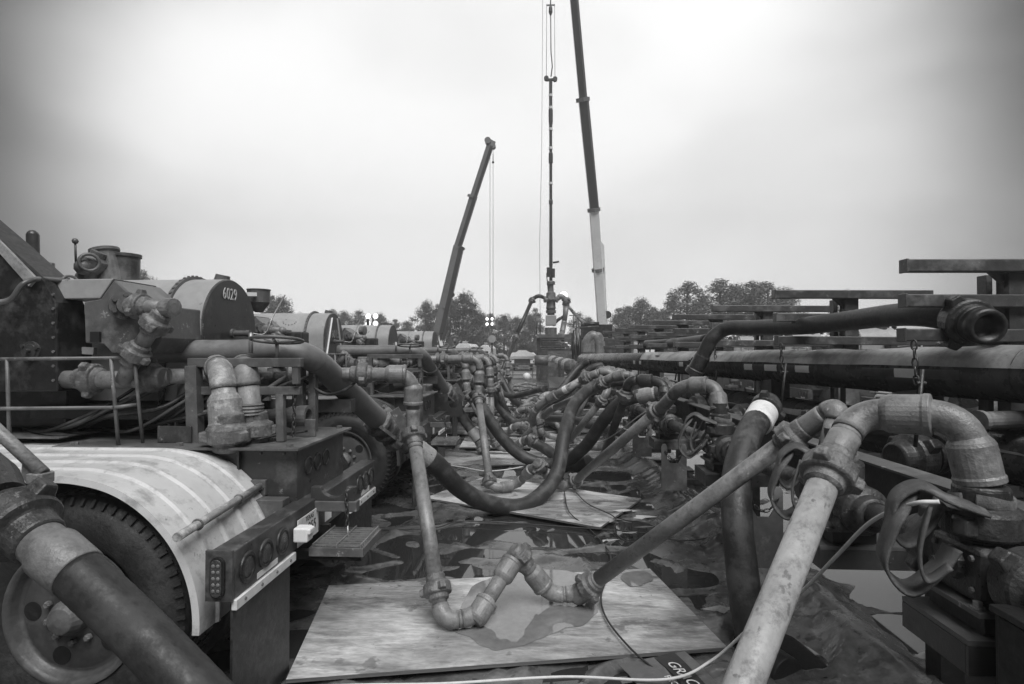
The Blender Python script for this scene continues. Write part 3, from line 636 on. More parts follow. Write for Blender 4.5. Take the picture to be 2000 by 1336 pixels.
    for x0 in (-2.6, -2.1): bx('reflective_tape', 'tape', x0, x0+.16, 4.595, 4.599, 1.364, 1.396, bevel=0)
    return t
truck = make_truck()
# bumper assembly built at 0.91 size and set up against the chassis end
for o_ in [c for c in truck.children_recursive]:
    n_ = o_.name.split('.')[0]; top = o_
    while top.parent is not truck: top = top.parent
    if top.name.split('.')[0] in ('bumper', 'bumper_bracket', 'bumper_ledge', 'strip_channel', 'mud_flap', 'rivet', 'tow_beam', 'step_frame', 'step_arm', 'chain_hook') or (n_ == 'chain' and max(v.co.z for v in o_.data.vertices) < 1.0):
        for v in o_.data.vertices:
            w_ = v.co+T1; v.co = V((w_.x*.91, w_.y*.91, w_.z*.91+.162))-T1
        for md in o_.modifiers: pass
truck['label'] = 'nearest pump trailer numbered 6029 with white corrugated fender and railing'
truck['group'] = 'pump trailers backed up along the left of the aisle'
lab = ['second pump trailer from the front, its drum numbered 16015', 'third pump trailer from the front, drum just below the light mast', 'fourth pump trailer from the front', 'fifth pump trailer, near the left crane', 'sixth and farthest pump trailer of the left row']
T = [truck]
for i in range(3):
    skip = ('unit_number', 'licence_plate', 'plate_light', 'cabinet', 'cabinet_trim')
    if i == 1: skip = skip+('pressure_gauge', 'lubricator_cup', 'relief_stack', 'top_valve', 'breather_can', 'stack_fitting')
    c = dup(truck, T1+V((-.05-.15*(i % 2), 3.75*(i+1), 0)), R(random.uniform(-1.2, 1.2)) if i else 0, None, lab[i], truck['group'], skip)
    T.append(c)
    for ch in kids(c):
        n_ = ch.name.split('.')[0]
        if n_ == 'power_drum': ch.location.x -= .57
        elif ch.type == 'MESH' and n_ not in ('suction_pipe', 'cabinet', 'engine_block', 'deck', 'rail_tube', 'weld_bead') and not n_.startswith('rack'):
            me_ = ch.data; mx = sum(v.co.x for v in me_.vertices)/len(me_.vertices); mz = sum(v.co.z for v in me_.vertices)/len(me_.vertices)
            if mx < -.70 and mz > 1.70: ch.location.x -= 1.0
        if n_ == 'fender': ch.data = ch.data.copy(); ch.data.materials[0] = M['truck']
# number and stripes of the second drum
for ch in kids(T[1]):
    if ch.name.split('.')[0] == 'power_drum':
        o = text('unit_number', '16015', V((-2.312, 4.12, 2.03)), (0, 1, 0), (0, 0, 1), .15, 'sleeve', None, .001, .003)
        o.data.transform(Matrix.Translation(-T1)); o.parent = ch
        q = MB()
        for s_ in (-1, 1):
            q.bar(V((-2.312, 4.12+s_*.10, 2.26))-T1, V((-2.312, 4.12+s_*.30, 1.72))-T1, .004, .03, up=(1, 0, 0))
        o = q.build('reflective_stripe', 'tape'); o.parent = ch
# extra tail box with notched plate on the second trailer
q = MB().box(-.55, .02, 1.0, 1.75, .8, 1.28); o = q.build('tail_cabinet', 'truckmid', None, bevel=.006); o.parent = T[1]
q = MB(); pr = [(.03, .82), (.42, .82), (.46, .86), (.46, 1.12), (.42, 1.16), (.40, 1.16), (.40, 1.02), (.36, .95), (.28, .95), (.24, 1.02), (.24, 1.16), (.03, 1.16)]
q.prism([V((x-.1, .9, z)) for x, z in pr], (0, .015, 0)); o = q.build('notched_plate', 'truck', None, bevel=.003); o.parent = T[1]
for k in range(2):
    q = MB(); q.ring(V((.022, 1.2+.16*k, 1.1)), (1, 0, 0), .06, .008, 20, 6); o = q.build('lamp_grommet', 'dark'); o.parent = T[1]
o = MB().box(.021, .024, 1.06, 1.085, 1.0, 1.16).build('reflective_tape', 'tape'); o.parent = T[1]
# right-hand row facing the manifold
rl = ['nearest pump trailer behind the manifold on the right', 'second pump trailer behind the manifold', 'third pump trailer behind the manifold', 'fourth pump trailer behind the manifold', 'fifth pump trailer behind the manifold, beyond the racks']
for i in range(5):
    c = dup(truck, V((6.1+.2*(i % 2), 6.2+3.9*i, 0)), math.pi+R(random.uniform(-2, 2)), None, rl[i], 'pump trailers backed up on the right behind the manifold', ('unit_number', 'licence_plate', 'plate_light', 'suction_pipe', 'cabinet'))
    for ch in kids(c):
        if ch.name.split('.')[0] == 'engine_block': ch.hide_render = False
# stored fittings on the near tail deck
t = iron('stored_elbow', 'scuffed pale elbow with dark sleeve hanging left in the tail rack', 'pipe elbow', [P(424, 735, 3.62), P(424, 718, 3.5)+V((0, -.02, .02)), P(434, 728, 3.33), P(446, 870, 3.30)], .068, (('c', 2, .55),), 'rustpale', Rr=.12)
union(P(447, 850, 3.30), (0.02, 0, -1), .07, t)
t = iron('stored_elbow', 'pale threaded elbow hanging right in the tail rack', 'pipe elbow', [P(476, 735, 3.7), P(476, 716, 3.6)+V((0, -.02, .02)), P(482, 724, 3.42), P(494, 850, 3.42)], .066, (), 'iron', Rr=.12)
MB().lathe(P(488, 787, 3.42), (.02, 0, -1), [(0, .066), (.01, .083), (.02, .078), (.03, .083), (.04, .078), (.05, .083), (.06, .078), (.07, .083), (.08, .06)], 24).build('thread', 'nut', t)
union(P(498, 840, 3.44), (.02, 0, -1), .062, t, rot=1.3)
# foreground hose lower left
d = (P(260, 1200, 1.66)-P(90, 1080, 1.75))
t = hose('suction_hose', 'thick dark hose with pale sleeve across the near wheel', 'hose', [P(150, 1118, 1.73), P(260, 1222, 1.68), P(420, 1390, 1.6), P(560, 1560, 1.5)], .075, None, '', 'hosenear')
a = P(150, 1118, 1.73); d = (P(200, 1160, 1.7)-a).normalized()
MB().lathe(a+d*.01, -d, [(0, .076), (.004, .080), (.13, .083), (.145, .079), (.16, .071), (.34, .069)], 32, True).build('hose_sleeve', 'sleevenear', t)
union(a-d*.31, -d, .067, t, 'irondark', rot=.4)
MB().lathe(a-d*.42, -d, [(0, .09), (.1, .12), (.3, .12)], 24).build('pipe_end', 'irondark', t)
t = thing('clamp_handle', 'bare tube handle with forked end lying over the near fender', 'handle', P(60, 900, 2.3))
MB().tube([P(-70, 780, 2.1), P(85, 925, 2.1)], .024, 16).build('handle_tube', 'iron', t)
a = P(85, 928, 2.1); b = MB(); b.box(a.x-.045, a.x+.02, a.y-.03, a.y+.03, a.z-.03, a.z+.01); b.tube([a+V((-.04, 0, -.02)), a+V((-.03, 0, -.06)), a+V((.02, 0, -.055))], .014, 8); b.tube([a+V((0, -.04, .0)), a+V((0, .04, 0))], .012, 8); b.build('fork_end', 'iron', t, bevel=.004)
b = MB().prism([P(42, 905, 2.1), P(56, 915, 2.1), P(85, 945, 2.1), P(60, 955, 2.1), P(40, 930, 2.1)], (0, .02, 0)); b.build('web_plate', 'iron', t, bevel=.003)
# ---------------------------------------------------------------- manifold trailer
mt = thing('manifold_trailer', 'long manifold trailer with two big pipes and tiers of rack arms', 'manifold trailer', (2.8, 3.6, 0))
def pipeline(a, b, r, nm, m='pipe'):
    d = (b-a).normalized(); n = 10; rs = [r*math.cos(math.pi/2*k/n*.97) for k in range(n, -1, -1)]
    pts = [b-d*r*(1-math.sin(math.pi/2*k/n)) for k in range(0, n+1)]; pr = []
    c = [a]+[b-d*r*.8*(1-math.sin(math.pi/2*k/8)) for k in range(9)]; rr = [r]+[r*max(.15, math.cos(math.pi/2*k/8)) for k in range(9)]
    return MB().tube(c, rr, 40).build(nm, m, mt)
UA, UB = V((3.02, 1.2, 1.68)), V((1.05, 15.2, 1.56)); ud = (UB-UA).normalized()
up_ = pipeline(UA, UB, .16, 'upper_pipe')
LA, LB = UA-V((0, 0, .47)), UB-V((0, 0, .44)); lp_ = pipeline(LA, LB, .165, 'lower_pipe')
def upt(Y): return UA+ud*((Y-UA.y)/ud.y)
for Y in (2.6, 4.1, 5.9, 7.8, 9.6, 11.6, 13.4):
    c = upt(Y); MB().box(c.x-.09, c.x+.09, Y-.11, Y+.11, c.z-.35, c.z-.12).build('saddle_block', 'dark', mt, bevel=.004)
for Y in (3.3, 5.6, 6.3, 9.9): MB().ring(upt(Y), ud, .161, .004, 40, 6).build('weld_bead', 'pipe', up_)
# plastic film over the upper pipe, hanging in folds
fv = []; nn = 110; f_ = []
for i in range(nn+1):
    Y = 1.6+8.2*i/nn; c = upt(Y)
    for k in range(13):
        a = R(14+k*13+3*nz2(Y, 1, .9, 3)*(k < 2)); r_ = .163+.012*(nz2(Y*1.3, k*.35, 2.2, 8)+.35)
        if k < 1: r_ += .003*math.sin(i*.9)
        fv.append(c+V((-math.cos(a)*r_, 0, math.sin(a)*r_)))
for i in range(nn):
    for k in range(12): f_.append((i*13+k, i*13+k+1, (i+1)*13+k+1, (i+1)*13+k))
o = MB().add(fv, f_, True).build('film_wrap', 'film', up_)
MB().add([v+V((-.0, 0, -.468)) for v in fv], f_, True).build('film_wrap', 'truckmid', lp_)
# reflective tape squares on the front of the upper pipe
for px0, px1, m in ((1473, 1489, 'tape'), (1491, 1512, 'dark'), (1513, 1537, 'tape'), (1539, 1572, 'dark'), (1573, 1600, 'tape'), (1703, 1764, 'dark'), (1765, 1809, 'tape'), (1811, 1889, 'dark'), (1252, 1256, 'tape'), (1264, 1268, 'tape'), (1344, 1352, 'tape')):
    q = MB(); vs = []
    for px in (px0, px1):
        k = (px-1060)/F
        # pipe axis hit for this column
        Y = (UA.x-UA.y*ud.x/ud.y)/(k-ud.x/ud.y); Y -= .0; c = upt(Y)
        for a in (-14, -8, -2, 4, 8): vs.append(c+V((-math.cos(R(a))*.1625, 0, math.sin(R(a))*.1625)))
    q.add(vs, [(j, j+1, j+6, j+5) for j in range(4)]); q.build('reflective_tape', m, up_).modifiers.new('s', 'SOLIDIFY').thickness = .0015
# racks
RY = [3.6, 5.32, 7.05, 8.75, 10.5, 12.3, 14.1, 16.0]
def rx(Y): return 2.98-.038*Y
for i, Y in enumerate(RY):
    x = rx(Y); MB().box(x-.06, x+.06, Y-.05, Y+.05, 1.0, 2.27).build('rack_post', 'rack', mt, bevel=.004)
    MB().box(x-.10, x-.062, Y+.07, Y+.15, 1.2, 2.27).build('rack_post', 'rack', mt, bevel=.004)
    for zz in (2.31, 2.10, 1.895):
        e = .01*math.sin(i*3+zz*9); MB().bar((x-.68+e, Y-.055, zz), (x+.68+e, Y-.055-.02, zz-.012), .075, .075).build('rack_arm', 'rack', mt, bevel=.006)
        MB().box(x-.684+e, x-.67+e, Y-.095, Y-.015, zz-.041, zz+.041).build('arm_cap', 'rack', mt, bevel=.003)
        MB().prism([V((x-.061, Y-.02, zz-.04)), V((x-.16, Y-.02, zz-.04)), V((x-.061, Y-.02, zz-.13))], (0, .008, 0)).build('gusset', 'rack', mt)
    c = V((x-.65, Y-.11, 1.86)); chain(c, c+V((.0, -.02, -.26)), 0, .05, mt, .006)
    MB().tube([c+V((0.03, -.03, -.17)), c+V((-.03, -.05, -.62 if i < 3 else -.5))], .011, 8).build('binder_rod', 'chain', mt)
    MB().lathe(c+V((.02, -.03, -.25)), (1, 0, 0), [(-.025, .012), (.025, .012)], 8).build('binder_hook', 'chain', mt)
# frame rail and cross members, legs
def fx_(Y): return 1.80-.018*(Y-2)
q = MB().bar((fx_(1.0)+.04, 1.0, 1.20), (fx_(15.5)+.04, 15.5, 1.16), .14, .012).build('rail_flange', 'truckmid', mt)
MB().bar((fx_(1.0)+.07, 1.0, 1.08), (fx_(15.5)+.07, 15.5, 1.04), .02, .24).build('rail_web', 'dark', mt)
MB().bar((fx_(1.0)+.06, 1.0, .94), (fx_(15.5)+.06, 15.5, .90), .14, .012).build('rail_flange', 'dark', mt)
MB().bar((3.3, 1.0, 1.0), (3.1, 15.5, .98), .1, .22).build('far_rail', 'dark', mt)
for Y in [1.5+1.15*k for k in range(13)]:
    MB().box(fx_(Y)+.09, 3.25, Y-.05, Y+.05, .95, 1.06).build('cross_member', 'dark', mt)
for Y in (2.3, 4.9, 7.9, 11.0, 14.2): MB().bar((1.85, Y, .96), (2.5, Y+.1, 1.16), .02, .02).build('brace_rod', 'truckmid', mt)
for Y in (3.0, 5.7, 8.6, 11.8, 15.0):
    MB().box(2.0, 2.12, Y, Y+.12, .02, .95).build('support_leg', 'dark', mt, bevel=.004); MB().box(1.92, 2.22, Y-.1, Y+.22, .02, .045).build('foot_pad', 'dark', mt)
for x in (2.45, 3.3):
    for Y in (1.9, 3.2): 
        MB().lathe((x, Y, .50), (1, 0, 0), [(0, .3), (.02, .44), (.05, .5), (.24, .5), (.28, .3)], 40, True).build('trailer_tyre', 'tyre', mt)
for Y0, pz in ((3.35, 1820),):
    c = V((rx(3.2)-.2, 3.3, 1.42)); MB().lathe(c, (-1, -.3, 0), [(0, .05), (.30, .05), (.302, .058), (.33, .058)], 18).build('port_stub', 'truckmid', mt)
# high pressure header with plug valves and brackets
def hx(Y): return 1.455-.014*(Y-1.95)
def hz(Y): return 1.10-.022*(Y-1.95)
VY = [1.98, 2.88, 4.65, 6.55, 8.5, 10.4, 12.3, 14.2]
def valve(Y, i, s=1.0):
    c = V((hx(Y), Y, hz(Y))); q = MB()
    q.box(c.x-.09, c.x+.09, Y-.115, Y+.115, c.z-.10, c.z+.075); vb = q.build('valve_body', 'irondark', mt, bevel=.018)
    q = MB(); q.lathe(c+V((-.09, 0, 0)), (-1, 0, 0), [(0, .055), (.02, .05), (.03, .02), (.07, .018)], 16); q.build('valve_stem', 'irondark', vb)
    q = MB()
    for sy in (-1, 1):
        for sz in (-.06, .04): q.lathe(c+V((-.092, sy*.085, sz)), (-1, 0, 0), [(0, .011), (.008, .009)], 8)
    stuff(q.build('stud', 'nut', vb))
    union(c+V((0, 0, .135)), (0, 0, -1), .065, vb, 'irondark', rot=i)
    q = MB().lathe(c+V((0, 0, .06)), (0, 0, 1), [(0, .085), (.03, .07), (.16, .06), (.28, .056)], 20); q.build('riser', 'irondark', vb)
    union(c+V((0, .20, 0)), (0, -1, 0), .062, vb, 'irondark', rot=i*.7+.3)
    union(c+V((0, -.20, 0)), (0, 1, 0), .062, vb, 'irondark', rot=i*.7+1.3)
    MB().box(c.x-.12, c.x+.12, Y-.15, Y+.14, c.z-.122, c.z-.105).build('mount_plate', 'truckmid', vb, bevel=.002)
    MB().box(c.x-.09, c.x+.11, Y-.13, Y+.12, c.z-.18, c.z-.124).build('spacer', 'dark', vb)
    MB().box(c.x-.16, fx_(Y)+.06, Y-.16, Y+.16, c.z-.20, c.z-.184).build('bracket_top', 'truckmid', vb); MB().box(c.x-.16, fx_(Y)+.06, Y-.16, Y-.148, c.z-.29, c.z-.202).build('bracket_lip', 'truck', vb); MB().box(c.x-.16, c.x-.148, Y-.146, Y+.16, c.z-.29, c.z-.202).build('bracket_lip', 'truck', vb)
    for sx in (-.095,):
        for sy in (-.11, .10):
            MB().lathe(c+V((sx, sy, -.105)), (0, 0, 1), [(0, .022), (.004, .022), (.005, .014), (.02, .014), (.022, .008)], 6).build('bolt', 'galv', vb)
    return c
vc = [valve(Y, i) for i, Y in enumerate(VY)]
prev = V((1.40, .8, 1.12))
for i, c in enumerate(vc+[V((1.25, 15.5, .84))]):
    MB().tube([prev+V((0, .15, 0)), c-V((0, .15, 0))], .052, 18).build('header_pipe', 'irondark', mt); prev = c
# notched fork plates standing by the rail
for Y, h in ((3.9, .86), (6.0, .80), (7.9, .78)):
    x = 1.47 if Y < 4 else 1.36; pr = [(-.13, .35), (.13, .35), (.13, h), (.115, h+.03), (.085, h+.03), (.07, h), (.07, h-.12), (.04, h-.17), (-.04, h-.17), (-.07, h-.12), (-.07, h), (-.085, h+.03), (-.115, h+.03), (-.13, h)]
    MB().prism([V((x+a, Y, z)) for a, z in pr], (0, .014, 0)).build('fork_plate', 'truckmid', mt, bevel=.002)
    MB().box(x-.02, fx_(Y)+.06, Y+.016, Y+.06, .40, .46).build('fork_arm', 'dark', mt); chain(V((x-.1, Y-.012, h-.03)), V((x+.1, Y-.012, h-.03)), .10, .035, mt, .005)
# low-pressure ports with butterfly valves on the lower pipe
for i, Y in enumerate((2.7, 3.7, 4.75, 5.8, 6.9, 8.2, 9.6, 11, 12.4, 13.8)):
    c = LA+ud*((Y-LA.y)/ud.y)+V((-.1, 0, -.02)); d = V((-1, -.25, -.05)).normalized()
    q = MB().lathe(c, d, [(0, .09), (.14, .09), (.142, .12), (.155, .12), (.157, .10), (.20, .10), (.202, .12), (.215, .12), (.217, .085), (.30, .085)], 24); pt = q.build('suction_port', 'irondark', mt)
    union(c+d*.30, -d, .08, pt, 'irondark', rot=i)
    a = c+d*.18+V((0, 0, .10)); MB().tube([a, a+V((0, 0, .10))], .016, 8).build('valve_neck', 'dark', pt); MB().bar(a+V((0, 0, .10)), a+V((-.10+.04*(i % 3), -.34, .12)), .035, .012).build('valve_lever', 'truckmid', pt); MB().lathe(a+V((0, 0, .085)), (0, 0, 1), [(0, .045), (.012, .045)], 14).build('notch_plate', 'dark', pt)
# checker plate box lower right
t = thing('step_box', 'dark perforated step box at the lower right frame edge', 'step box', P(1980, 1230, 1.75))
a = P(1930, 1178, 1.75); MB().box(a.x, a.x+.5, 1.45, 1.75, a.z-.02, a.z).build('top_plate', 'dark', t, bevel=.004)
MB().box(a.x+.01, a.x+.5, 1.72, 1.74, .1, a.z-.02).build('side_panel', 'black', t, bevel=.004); MB().box(a.x+.0, a.x+.02, 1.47, 1.718, .1, a.z-.022).build('side_panel', 'black', t, bevel=.004)
q = MB()
for i in range(5):
    for j in range(14):
        c = V((a.x+.02+.1*i+(.05 if j % 2 else 0), 1.448, a.z-.06-.06*j)); q.bar(c, c+V((.018, 0, -.03)), .012, .004, up=(0, 1, 0))
stuff(q.build('raised_dash', 'truckmid', t)); MB().box(a.x+.005, a.x+.5, 1.452, 1.47, .1, a.z-.022).build('front_panel', 'black', t, bevel=.004)
# ---------------------------------------------------------------- treating iron, nearest line
A = [P(600, 731, 4.12), P(808, 731, 4.25), P(806, 840, 4.27), G(864, 1214, .135), G(932, 1204, .14), P(1010, 1082, 3.86), G(1075, 1162, .14), G(1130, 1160, .15), P(1585, 826, 3.02), P(1640, 790, 2.92), P(1612, 905, 2.90)]
hero = iron('treating_iron', 'nearest iron line from the trailer down to the front plywood and up to the manifold', 'iron pipe', A, .050,
     (('c', 0, .84), ('u', 0, .52), ('b', 0, .30), ('c', 1, .38), ('U', 2, .03), ('b', 2, .09), ('u', 2, .86), ('c', 4, .10), ('b', 4, .25), ('c', 4, .74), ('U', 5, .06), ('c', 5, .62), ('b', 6, .9), ('c', 7, .02), ('u', 7, .062), ('b', 7, .105), ('U', 7, .93)), Rr=.16, group='iron lines crossing the aisle')
# big near pipe at the lower right
c1 = vc[0]
iron('treating_iron', 'pale iron pipe leaning into the lower right foreground from the nearest valve', 'iron pipe',
     [P(1628, 895, 2.10)+(P(1452, 1336, 1.62)-P(1628, 895, 2.10))*2.0, P(1628, 895, 2.10), P(1675, 806, 2.20), P(1882, 812, 2.0), V((c1.x, c1.y, c1.z+.25))], .0505,
     (('U', 0, .96), ('b', 2, .66), ('c', 2, .5), ('c', 3, .66)), 'iron', Rr=.22, group='iron lines crossing the aisle')
for ch in list(bpy.data.objects):
    if ch.parent and ch.parent.name == 'treating_iron.001' and ch.name.startswith('straight_pipe') :
        if min(v.co.z for v in ch.data.vertices) < .9: ch.data.materials[0] = M['ironpale']
# the pale elbow above the second valve
# line 2
B_ = [P(700, 704, 7.9), P(938, 700, 7.9), P(934, 775, 7.9), G(958, 955, .14), G(1008, 948, .14), P(1050, 905, 6.7), G(1090, 950, .14), G(1118, 944, .15), P(1300, 789, 5.1), P(1330, 752, 4.9), P(1400, 752, 4.75), V((vc[2].x, vc[2].y, vc[2].z+.25))]
L2 = iron('treating_iron', 'second iron line, from behind the first trailer to the webbing-strapped valve', 'iron pipe', B_, .050,
     (('c', 0, .9), ('u', 0, .7), ('b', 0, .5), ('c', 1, .5), ('u', 2, .02), ('b', 2, .1), ('u', 2, .93), ('c', 3, .6), ('b', 4, .1), ('c', 4, .6), ('U', 5, .1), ('c', 5, .55), ('u', 7, .05), ('b', 7, .09), ('u', 7, .93), ('c', 9, .5), ('c', 10, .6)), Rr=.16, group='iron lines crossing the aisle')
# line to valve 4
iron('treating_iron', 'iron arch over the fourth valve dropping steeply to the boards', 'iron pipe',
     [P(1178, 890, 8.6), P(1222, 775, 7.0), P(1228, 742, 6.9), P(1296, 745, 6.7), V((vc[3].x, vc[3].y, vc[3].z+.2))], .055,
     (('u', 1, .1), ('c', 2, .5), ('b', 2, .7), ('c', 3, .6)), 'irondark', Rr=.2, group='iron lines crossing the aisle')
iron('treating_iron', 'iron arch with a white band in mid aisle, its foot on the boards', 'iron pipe',
     [P(1062, 880, 9.6), P(1036, 812, 9.2), P(1062, 785, 9.0), P(1150, 735, 8.6), P(1190, 722, 8.5), V((vc[4].x-.1, vc[4].y, vc[4].z+.1))], .058,
     (('u', 0, .35), ('b', 2, .1), ('c', 2, .2), ('w', 2, .5), ('u', 2, .95)), 'ironpale', Rr=.2, em='iron', group='iron lines crossing the aisle')
iron('treating_iron', 'scuffed upright elbow leaning against the white-banded arch', 'iron pipe',
     [P(1088, 772, 9.5), P(1062, 772, 9.5), P(1044, 815, 9.4), P(1060, 850, 9.3)], .06, (('u', 2, .4),), 'rustpale', Rr=.14, group='iron lines crossing the aisle')
iron('treating_iron', 'dark iron pipe from the left sleeve to the lapped arch by the lower pipe', 'iron pipe',
     [P(1000, 880, 10.5), P(1075, 800, 9.5), P(1160, 762, 8.2), P(1190, 738, 8.0), P(1218, 732, 7.9), P(1240, 735, 7.9)], .055, (('u', 0, .1), ('u', 2, .6), ('c', 3, .7)), 'iron', Rr=.2, group='iron lines crossing the aisle')
# ---------------------------------------------------------------- hoses
hose('suction_hose', 'big rubber hose looping low across the aisle from the first trailer', 'hose',
     [P(800, 868, 5.35), P(850, 905, 5.5), P(900, 955, 5.8), P(960, 985, 6.1), P(1030, 985, 6.35), P(1085, 930, 6.75), P(1102, 850, 7.2), P(1122, 790, 7.8), P(1165, 752, 8.3), P(1230, 742, 8.4)], .098, 'rubber hoses crossing the aisle', 'a', r2=.078)
hose('suction_hose', 'second ribbed rubber hose sagging to the boards in mid aisle', 'hose',
     [P(925, 765, 8.6), P(950, 810, 8.5), P(985, 860, 8.5), P(1030, 896, 8.5), P(1090, 906, 8.4), P(1140, 875, 8.1), P(1180, 820, 7.7), P(1220, 782, 7.4), P(1282, 768, 7.2)], .090, 'rubber hoses crossing the aisle', 'b', r2=.085)
hose('suction_hose', 'upright dark hose with a white collar dropping from the manifold', 'hose',
     [P(1485, 815, 4.45), P(1462, 850, 4.2), P(1440, 925, 3.95), P(1440, 1020, 3.75), P(1450, 1120, 3.6), P(1462, 1210, 3.5), P(1485, 1275, 3.4), P(1540, 1320, 3.2)], .096, 'rubber hoses crossing the aisle', '')
a = P(1485, 815, 4.45); d = (P(1500, 790, 4.6)-a).normalized(); t = bpy.data.objects['suction_hose.003'] if 'suction_hose.003' in bpy.data.objects else None
q = MB().lathe(a-d*.09, d, [(0, .104), (.003, .109), (.17, .109), (.175, .09)], 36, False).build('white_collar', 'white', t)
union(a+d*.15, -d, .064, t, 'irondark')
hose('suction_hose', 'long open-ended hose resting on the rack arms at upper right', 'hose',
     [P(1862, 622, 3.62), P(1800, 614, 3.8), P(1740, 616, 4.1), P(1660, 626, 4.6), P(1560, 637, 5.3), P(1470, 640, 6.0), P(1420, 642, 6.4), P(1392, 660, 6.5), P(1376, 688, 6.55), P(1362, 715, 6.6)], .078, 'rubber hoses crossing the aisle', '')
t = [o for o in bpy.data.objects if o.get('label') == 'long open-ended hose resting on the rack arms at upper right'][0]
a = P(1862, 622, 3.62); d = (P(1935, 640, 3.28)-a).normalized()
MB().lathe(a, d, [(-.14, .079), (-.135, .084), (.06, .086), (.10, .088)], 28).build('hose_sleeve', 'irondark', t)
union(a+d*.14, d, .078, t, 'irondark', rot=.6)
q = MB(); q.lathe(a+d*.2, d, [(0, .10), (.03, .105), (.031, .098), (.05, .098), (.051, .104), (.10, .104), (.13, .098), (.132, .072), (.062, .066), (.06, .03)], 36, True); q.build('threaded_end', 'dark', t)
a = P(1362, 715, 6.6); MB().lathe(P(1374, 693, 6.56), (a-P(1374, 693, 6.56)), [(0, .08), (.02, .086), (.18, .086), (.19, .1), (.25, .1), (.26, .07)], 24).build('hose_sleeve', 'irondark', t)
hose('suction_hose', 'open rubber hose end lying among the far rack arms', 'hose', [P(1378, 664, 9.6), P(1340, 668, 10), P(1300, 672, 10.6), P(1262, 674, 11)], .09, 'rubber hoses crossing the aisle', '', 'truckmid')
MB().lathe(P(1374, 664, 9.6), (.7, -1, 0), [(0, .09), (.05, .1), (.08, .1), (.081, .07), (0, .07)], 24).build('open_end', 'dark', [o for o in bpy.data.objects if o.get('label') == 'open rubber hose end lying among the far rack arms'][0])
for i, pts in enumerate(([(935, 860, 9.6), (900, 810, 9.6), (868, 760, 9.2), (850, 735, 9.0)], [(1062, 760, 14), (985, 770, 15), (930, 700, 15.5)], [(1030, 858, 9.2), (1070, 880, 9.0), (1110, 912, 8.6), (1150, 900, 8.3)],
      [(1000, 828, 11.5), (1070, 818, 11.2), (1130, 822, 10.4), (1180, 836, 9.9), (1230, 852, 9.6)], [(1010, 838, 11.2), (1080, 812, 11.6), (1150, 830, 10.2), (1225, 848, 9.8)], [(1040, 810, 12), (1085, 772, 12.5), (1128, 720, 13), (1150, 706, 13)],
      [(1050, 815, 12.6), (1100, 760, 13), (1140, 712, 13.6), (1168, 704, 13.8)], [(1062, 800, 13), (1110, 765, 12.5), (1152, 722, 12.4), (1180, 712, 12.4)])):
    hose('suction_hose', 'rubber hose ' + ['coming down beside the second trailer tail', 'curving low behind the second iron line', 'dark stub lying between the two big loops', 'lying flat toward the manifold foot, upper of two', 'lying flat toward the manifold foot, lower of two', 'rising steeply in mid aisle, leftmost of three', 'rising steeply in mid aisle, middle of three', 'rising steeply in mid aisle, rightmost of three'][i], 'hose',
         [P(*p) for p in pts], .085 if i in (0, 2) else .07, 'rubber hoses crossing the aisle', 'a' if i == 0 else '')
# copies of the crossing lines farther up the aisle
def cross(k, Y0, label, jx):
    rnd = random.Random(k*17+3); r = .055
    x0 = -1.55+rnd.uniform(-.2, .2); xa = -.75+rnd.uniform(-.3, .3); xb = -.1+rnd.uniform(-.2, .3); xr = 1.2
    yy = lambda a=.25: Y0+rnd.uniform(-a, a)
    pts = [V((x0-.8, Y0, 1.62)), V((x0+.35, Y0, 1.66)), V((x0+.40, Y0-.1, 1.1)), V((xa, yy(.5), .15)), V((xa+.25, yy(.4), .15)), V((xa+.5, yy(.4), .42)), V((xb+.25, yy(.5), .15)), V((xb+.5, yy(.5), .16)), V((xr-.2, yy(.8), 1.2+rnd.uniform(-.2, .2))), V((xr, Y0+.2, 1.45)), V((xr+.22, Y0+.3, 1.4)), V((xr+.23, Y0+.3, .98))]
    return iron('treating_iron', label, 'iron pipe', pts, r, (('u', 0, .6), ('c', 0, .85), ('c', 1, .5), ('u', 2, .05), ('u', 2, .9), ('c', 4, .5), ('u', 5, .2), ('u', 7, .08), ('u', 7, .9), ('c', 9, .5)), ['iron', 'irondark', 'iron'][k % 3], Rr=.17, group='iron lines crossing the aisle')
for k, (Y0, lb) in enumerate(((9.5, 'dark iron line crossing right behind the second hose loop'), (11.9, 'iron line crossing under the far rubber hose'), (13.8, 'iron line crossing between the two far rubber hoses'), (10.9, 'third full iron line, crossing from the second trailer'), (12.9, 'iron line crossing just beyond the mid aisle arch'), (14.8, 'iron line crossing by the third trailer tail'), (16.6, 'farthest iron line crossing just past the third trailer'))):
    cross(k, Y0, lb, 0)
def hcross(k, Y0, label):
    rnd = random.Random(k*31+5)
    pts = [V((-1.6, Y0, 1.55)), V((-1.2, Y0+.1, 1.1)), V((-.8, Y0+rnd.uniform(-.3, .3), .45)), V((-.3, Y0+rnd.uniform(-.5, .3), .15)), V((.25, Y0+rnd.uniform(-.4, .6), .15)), V((.8, Y0+rnd.uniform(-.5, .9), .6)), V((1.2, Y0+.4, 1.1)), V((1.7, Y0+.5, 1.15))]
    return hose('suction_hose', label, 'hose', pts, .09, 'rubber hoses crossing the aisle', 'a')
for k, (Y0, lb) in enumerate(((12.0, 'rubber hose sagging across from the second trailer'), (15.7, 'rubber hose sagging across from the third trailer'))): hcross(k, Y0, lb)
